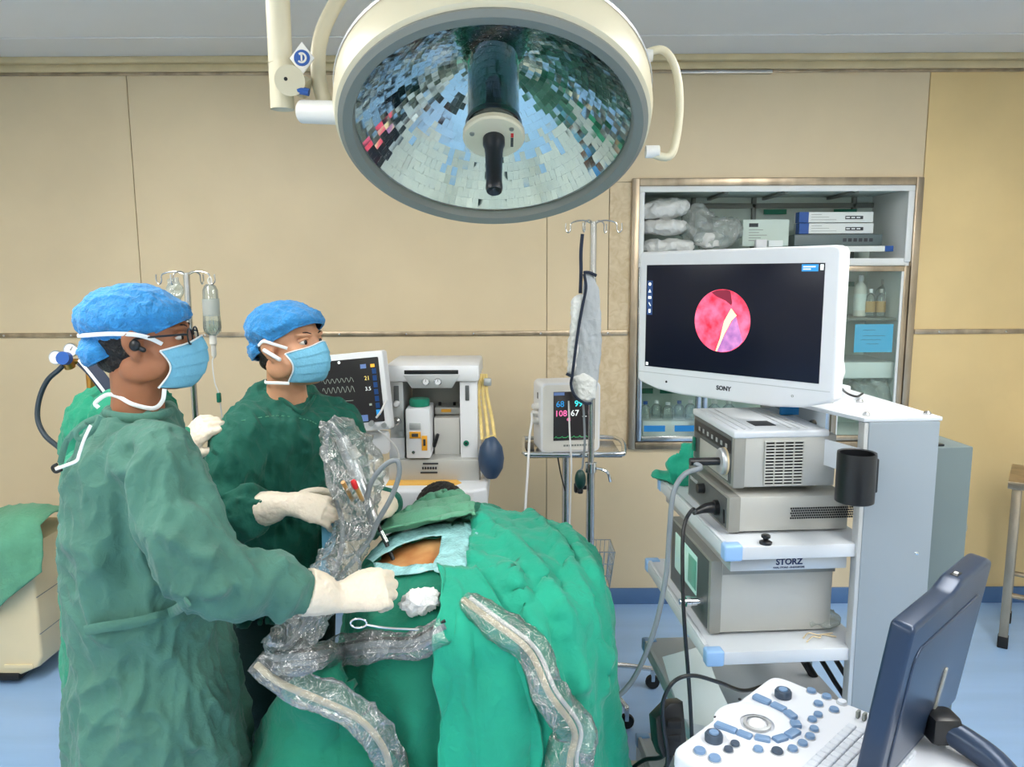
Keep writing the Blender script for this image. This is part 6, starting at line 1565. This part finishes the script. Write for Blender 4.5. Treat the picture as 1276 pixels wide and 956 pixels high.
hair_obj(per2, H2, 1.0, -.055)
mask_obj(per2, H2, 1.0, [[(.050, -.068, -.006), (.02, -.086, .010), (-.008, -.096, .022), (-.03, -.096, .012)], [(.035, -.066, -.105), (.0, -.074, -.10), (-.05, -.07, -.095), (-.09, -.03, -.09)],
    [(.055, .062, -.006), (.02, .080, .012), (-.012, .086, .024)]], 4, -.112)
S2m = H2
MB().tube([S2m @ Vector((-.010, -.095, -.004)), S2m @ Vector((.032, -.087, -.034))], .0062, 12, 1, round_cap=True).build('earpiece', M_['white'], per2, True)
glove(per2, wrr2, (hdr2 - wrr2), Vector((-.05, -.75, .75)), 1, [(.35, .3, .2), (.42, .4, .25), (.5, .45, .3), (.6, .5, .3)], (.5, .5), 1.05, .03, .085, arm=elr2)
glove(per2, wrl2, (hdl2 - wrl2), Vector((.5, -.6, .5)), -1, [(.7, .95, .6), (.8, 1.0, .6), (.8, 1.05, .6), (.85, 1.05, .6)], (.9, .9), 1.0, .03, .08, arm=ell2)

# ---------------------------------------------------------------- person behind the left surgeon
H3 = headmat(W(172, 432, 2.30), math.radians(8), 0)
neck3 = W(160, 485, 2.30)
j3 = dict(head=H3, neck=neck3, pelvis=(W(165, 700, 2.32).x, 2.32, .86), yaw=math.radians(5), shr=W(158, 520, 2.14), elr=W(165, 600, 2.06), wrr=W(226, 556, 2.06), hdr=W(252, 532, 2.07),
          shl=W(158, 520, 2.46), ell=W(170, 600, 2.44), wrl=W(212, 560, 2.26), hdl=W(238, 542, 2.2))
per3 = make_body('person', 'person in bright green gown behind the left surgeon with gloved hands raised', j3, 'skin', .88)
rings3 = [(W(158, 478, 2.30), .06, .075), (W(152, 488, 2.30), .105, .13), (W(152, 505, 2.30), .135, .17), (W(155, 550, 2.30), .16, .19), (W(158, 640, 2.31), .16, .19), (W(160, 760, 2.32), .165, .2), (Vector((W(160, 760, 2.32).x, 2.32, .36)), .18, .22)]
sl3 = [([neck3 + Vector((0, -.06, -.07)), j3['shr'], j3['elr'], j3['wrr']], [.075, .085, .075, .05]), ([neck3 + Vector((0, .06, -.07)), j3['shl'], j3['ell'], j3['wrl']], [.075, .085, .075, .05])]
gown_obj(per3, 'surgical_gown', rings3, sl3, math.radians(5), 'scrub', 21, voxel=.010, waist=.95)
cap_obj(per3, H3, .88, [((-.016, 0, .058), (.106, .088, .066))], (0, 0, .022), (.3, 0, -1), 17)
mask_obj(per3, H3, .88, [], 6, -.112)
glove(per3, j3['wrr'], (j3['hdr'] - j3['wrr']), Vector((-.3, -.8, .5)), -1, [(.9, 1.1, .6)] * 4, (.8, .8), 1.05, .03, .07, arm=j3['elr'])
glove(per3, j3['wrl'], (j3['hdl'] - j3['wrl']), Vector((-.3, .6, .6)), 1, [(.8, 1.0, .6)] * 4, (.8, .8), .95, .03, .07, arm=j3['ell'])
st3 = MB(); st3.ribbon([W(102, 446, 2.20), W(116, 460, 2.17), W(130, 478, 2.15), W(142, 496, 2.14)], .040, (.3, -1, .3), .004)
s3 = st3.build('dark_strap', M_['navy_cloth'], per3, True)
MB().tube([W(98, 447, 2.19), W(112, 464, 2.16), W(126, 482, 2.14), W(136, 496, 2.13)], .004, 8, 4).build('strap_edge', M_['mask_w'], s3, True)

# ================================================================== ultrasound console in the right foreground
PZ = .90
A_, B_ = WZ(831, 937, PZ), WZ(962, 841, PZ)
e1 = Vector((B_.x - A_.x, B_.y - A_.y, 0)).normalized(); e2 = Vector((e1.y, -e1.x, 0)); dl = (B_ - A_).length
MU = frame(Vector((A_.x, A_.y, 0)), e2, (0, 0, 1)); MUi = MU.inverted()       # local x along e2, local y along e1
us = thing('ultrasound_console', 'white ultrasound console with round blue keys in the right foreground', 'medical machine', M=MU)
def UP(px, py, z=PZ): return MUi @ WZ(px, py, z)
LX = .56
def smoothpoly(pts, r=.03, n=5):
    out = []
    for i in range(len(pts)):
        p0, p1, p2 = Vector(pts[i - 1]), Vector(pts[i]), Vector(pts[(i + 1) % len(pts)])
        a = p1 + (p0 - p1).normalized() * r; b = p1 + (p2 - p1).normalized() * r
        for k in range(n + 1):
            t = k / n; out.append(tuple((a * (1 - t) ** 2 + p1 * 2 * t * (1 - t) + b * t * t)))
    return out
outl = smoothpoly([(0, .0), (LX, 0), (LX, dl + .0), (0, dl)], .028)
deck = MB().prism(outl, Matrix.Translation((0, 0, PZ - .035)), .035, .008, 3).build('control_deck', M_['console'], us)
MB().prism(smoothpoly([(.012, .012), (LX - .01, .012), (LX - .01, dl - .012), (.012, dl - .012)], .025), Matrix.Translation((0, 0, PZ - .075)), .041, .004).build('deck_underside', M_['navy'], us)
MB().span((.22, dl * .5 - .12, .2), (.46, dl * .5 + .12, PZ - .07), .02, 3).build('pedestal', M_['console'], us)
MB().span((.12, dl * .5 - .2, .09), (.56, dl * .5 + .2, .2), .03, 3).build('base', M_['console'], us)
for (x, y) in ((.16, dl * .5 - .16), (.52, dl * .5 - .16), (.16, dl * .5 + .16), (.52, dl * .5 + .16)):
    MB().lathe([(.01, -.014), (.042, -.013), (.046, 0), (.042, .013), (.01, .014)], Matrix.Translation((x, y, .046)) @ Matrix.Rotation(math.pi / 2, 4, 'X'), 18, cap0=True, cap1=True).build('castor', M_['black_r'], us)
def rkey(px, py, r, m, h=.006, nm='round_key'):
    c = UP(px, py); o = MB().lathe([(r, -.002), (r, h * .7), (r * .9, h), (.0001, h)], Matrix.Translation((c.x, c.y, PZ)), 20).build(nm, M_[m], us)
    MB().lathe([(r * 1.18, -.001), (r * 1.18, .0012), (r, .0012)], Matrix.Translation((c.x, c.y, PZ)), 20).build('key_ring', M_['silver'], o)
    return c
def Z3(x, y): return 820 + x / 2.798, 680 + y / 2.798          # points read off an enlargement of the photo
for (x, y, r, m) in ((528, 515, .0085, 'knob_blue'), (581, 535, .0085, 'knob_blue'), (634, 555, .0085, 'key_grey'), (552, 560, .0085, 'knob_blue'), (607, 581, .0085, 'knob_blue'),
                     (551, 598, .0078, 'knob_blue'), (531, 615, .0078, 'knob_blue'), (537, 648, .0078, 'knob_blue'), (523, 674, .0082, 'knob_blue'), (497, 698, .0082, 'knob_blue'), (462, 717, .0082, 'knob_blue'),
                     (342, 718, .0082, 'knob_blue'), (408, 725, .0095, 'knob_dark'), (138, 723, .010, 'knob_blue'), (190, 749, .010, 'knob_blue'), (238, 719, .0078, 'knob_dark'), (261, 699, .0078, 'knob_dark')):
    rkey(*Z3(x, y), r, m)
for (x, y, r) in ((187, 681, .0155), (429, 530, .0155)):
    px, py = Z3(x, y); c = UP(px, py)
    o = MB().lathe([(r, -.002), (r * 1.02, .010), (r * .85, .014), (r * .7, .0135), (.0001, .0135)], Matrix.Translation((c.x, c.y, PZ)), 28).build('rotary_knob', M_['knob_dark'], us)
    MB().lathe([(r * .55, .0138), (r * .5, .016), (.0001, .016)], Matrix.Translation((c.x, c.y, PZ)), 20).build('knob_cap', M_['knob_blue'], o)
c = UP(*Z3(338, 630))
MB().lathe([(.075, .0), (.070, .0025), (.05, .0032), (.03, .0032)], Matrix.Translation((c.x, c.y, PZ)), 48).build('ball_plate', M_['console'], us)
MB().lathe([(.024, .0), (.024, .005), (.019, .006)], Matrix.Translation((c.x, c.y, PZ)), 32).build('ball_ring', M_['silver'], us)
MB().ell((c.x, c.y, PZ - .002), (.0185, .0185, .0125), n=32, m=16).build('trackball', M_['white'], us)
def qkey(x, y, w, h, tx, ty):
    p = UP(*Z3(x, y)); q = UP(*Z3(x + tx, y + ty)); a = math.atan2(q.y - p.y, q.x - p.x)
    MB().box((p.x, p.y, PZ + .004), (w, h, .009), .003, 2, Matrix.Rotation(a, 3, 'Z')).build('arc_key', M_['knob_blue'], us)
for (x, y, w, h, tx, ty) in ((355, 547, .034, .016, 10, 4.5), (413, 574, .028, .016, 10, 5), (455, 601, .024, .016, 10, 8), (473, 634, .018, .018, 5, 10), (461, 667, .030, .018, 10, -6), (418, 685, .026, .016, 10, -3), (357, 685, .026, .016, 10, 2), (294, 671, .026, .016, 10, 4), (229, 646, .040, .016, 10, 4)):
    qkey(x, y, w, h, tx, ty)
# keyboard: rows follow the deck's right hand side
k0 = UP(*Z3(640, 640)); k1 = UP(*Z3(500, 772))
kd = Vector((k1.x - k0.x, k1.y - k0.y)); kl = kd.length; kd.normalize(); kn_ = Vector((-kd.y, kd.x))
if kn_.x < 0: kn_ = -kn_
for r_ in range(7):
    for c_ in range(14):
        p = Vector((k0.x, k0.y)) + kd * (.006 + .0165 * c_ - .012) + kn_ * (.010 + .0165 * r_)
        if not (.012 < p.x < LX - .015 and .014 < p.y < dl - .014): continue
        MB().box((p.x, p.y, PZ + .003), (.0148, .0148, .007), .0015, 1, Matrix.Rotation(math.atan2(kd.y, kd.x), 3, 'Z')).build('keyboard_key', M_['key_grey'], us)
for i in range(6):
    x, y = Z3(690 + 22 * i, 605 + 9 * i); p = UP(x, y)
    MB().span((p.x - .003, p.y - .006, PZ), (p.x + .003, p.y + .006, PZ + .014), .002).build('slider', M_['cab_grey'], us)
for (x, y) in ((278, 541), (193, 603)):
    p = UP(*Z3(x, y)); MB().lathe([(.003, 0), (.003, .002), (.0001, .002)], Matrix.Translation((p.x, p.y, PZ)), 10).build('pin', M_['black'], us)
# the screen, seen from behind
top0, top1 = WZ(1140, 778, 1.20), WZ(1238, 694, 1.20)
wdir = (top1 - top0); wdir.z = 0; wl = wdir.length; wdir.normalize(); nb_ = Vector((wdir.y, -wdir.x, 0))
lean = math.radians(8)
upd = (Vector((0, 0, 1)) * math.cos(lean) + nb_ * math.sin(lean)).normalized(); nbk = wdir.cross(upd).normalized()
MD = frame((top0 + top1) / 2 - upd * .15, wdir, nbk)
usd = thing('ultrasound_screen', 'dark navy back of the ultrasound screen in the right foreground', 'monitor', M=MD)
hw_, hh_ = wl / 2, .15
outl = smoothpoly([(-hw_, -hh_), (hw_, -hh_), (hw_, hh_ - .012), (hw_ - .03, hh_), (.02, hh_), (-.02, hh_ - .012), (-hw_ + .0, hh_ - .012)], .012, 4)
MB().prism(outl, Matrix.Translation((0, 0, -.035)), .035, .007, 3).build('case', M_['navy'], usd)
MB().prism(rrect(wl - .05, .24, .006), Matrix.Translation((0, -.005, -.0375)), .004).build('screen_glass', M_['screen'], usd)
MB().prism(rrect(wl - .06, .22, .03), Matrix.Translation((0, -.02, -.002)), .005, .0025, 3).build('rear_bulge', M_['navy'], usd)
MB().prism(rrect(.014, .085, .0068), Matrix.Translation((.03, -.055, .002)) @ Matrix.Rotation(-.12, 4, 'Z'), .004, .0015).build('rear_grip', M_['dev_mid'], usd)
MB().box((.04, hh_ + .0, -.018), (.022, .003, .012), .001).build('top_port', M_['black'], usd); MB().box((.04, hh_ + .0015, -.018), (.008, .003, .006), .001).build('port_tab', M_['white'], usd)
s0_ = MD @ Vector((.02, -.11, .01))
ua = MB(); ua.tube([s0_, s0_ + nbk * .05 + Vector((0, 0, -.005)), s0_ + nbk * .10 + Vector((0, 0, -.02)), s0_ + nbk * .13 + Vector((0, 0, -.06)), s0_ + nbk * .13 + Vector((0, 0, -.20))], [.02, .022, .022, .022, .02], 14, 5)
ua.build('swivel_arm', M_['navy'], usd, True)
MB().tube([s0_ + nbk * .13 + Vector((0, 0, -.18)), MU @ Vector((.50, dl * .5, .60)), MU @ Vector((.44, dl * .5, .55))], .018, 14, 4).build('arm_foot', M_['steel'], usd, True)
MB().box(s0_ + nbk * .01, (.05, .05, .05), .01).build('swivel_block', M_['black'], usd, True)
# metal rail below the cart seen at the bottom edge
fr_ = thing('floor_rail', 'grey metal footrest frame on the floor between table and cart', 'footrest', WZ(790, 940, 0))
a = WZ(760, 950, .05); b = WZ(812, 948, .05)
MB().span((a.x, 2.30, .03), (a.x + .30, 2.40, .06), .004).build('cross_bar', M_['silver'], fr_, True)
MB().span((a.x + .09, 2.12, .02), (a.x + .125, 2.46, .09), .004).build('side_bar', M_['white_p'], fr_, True)
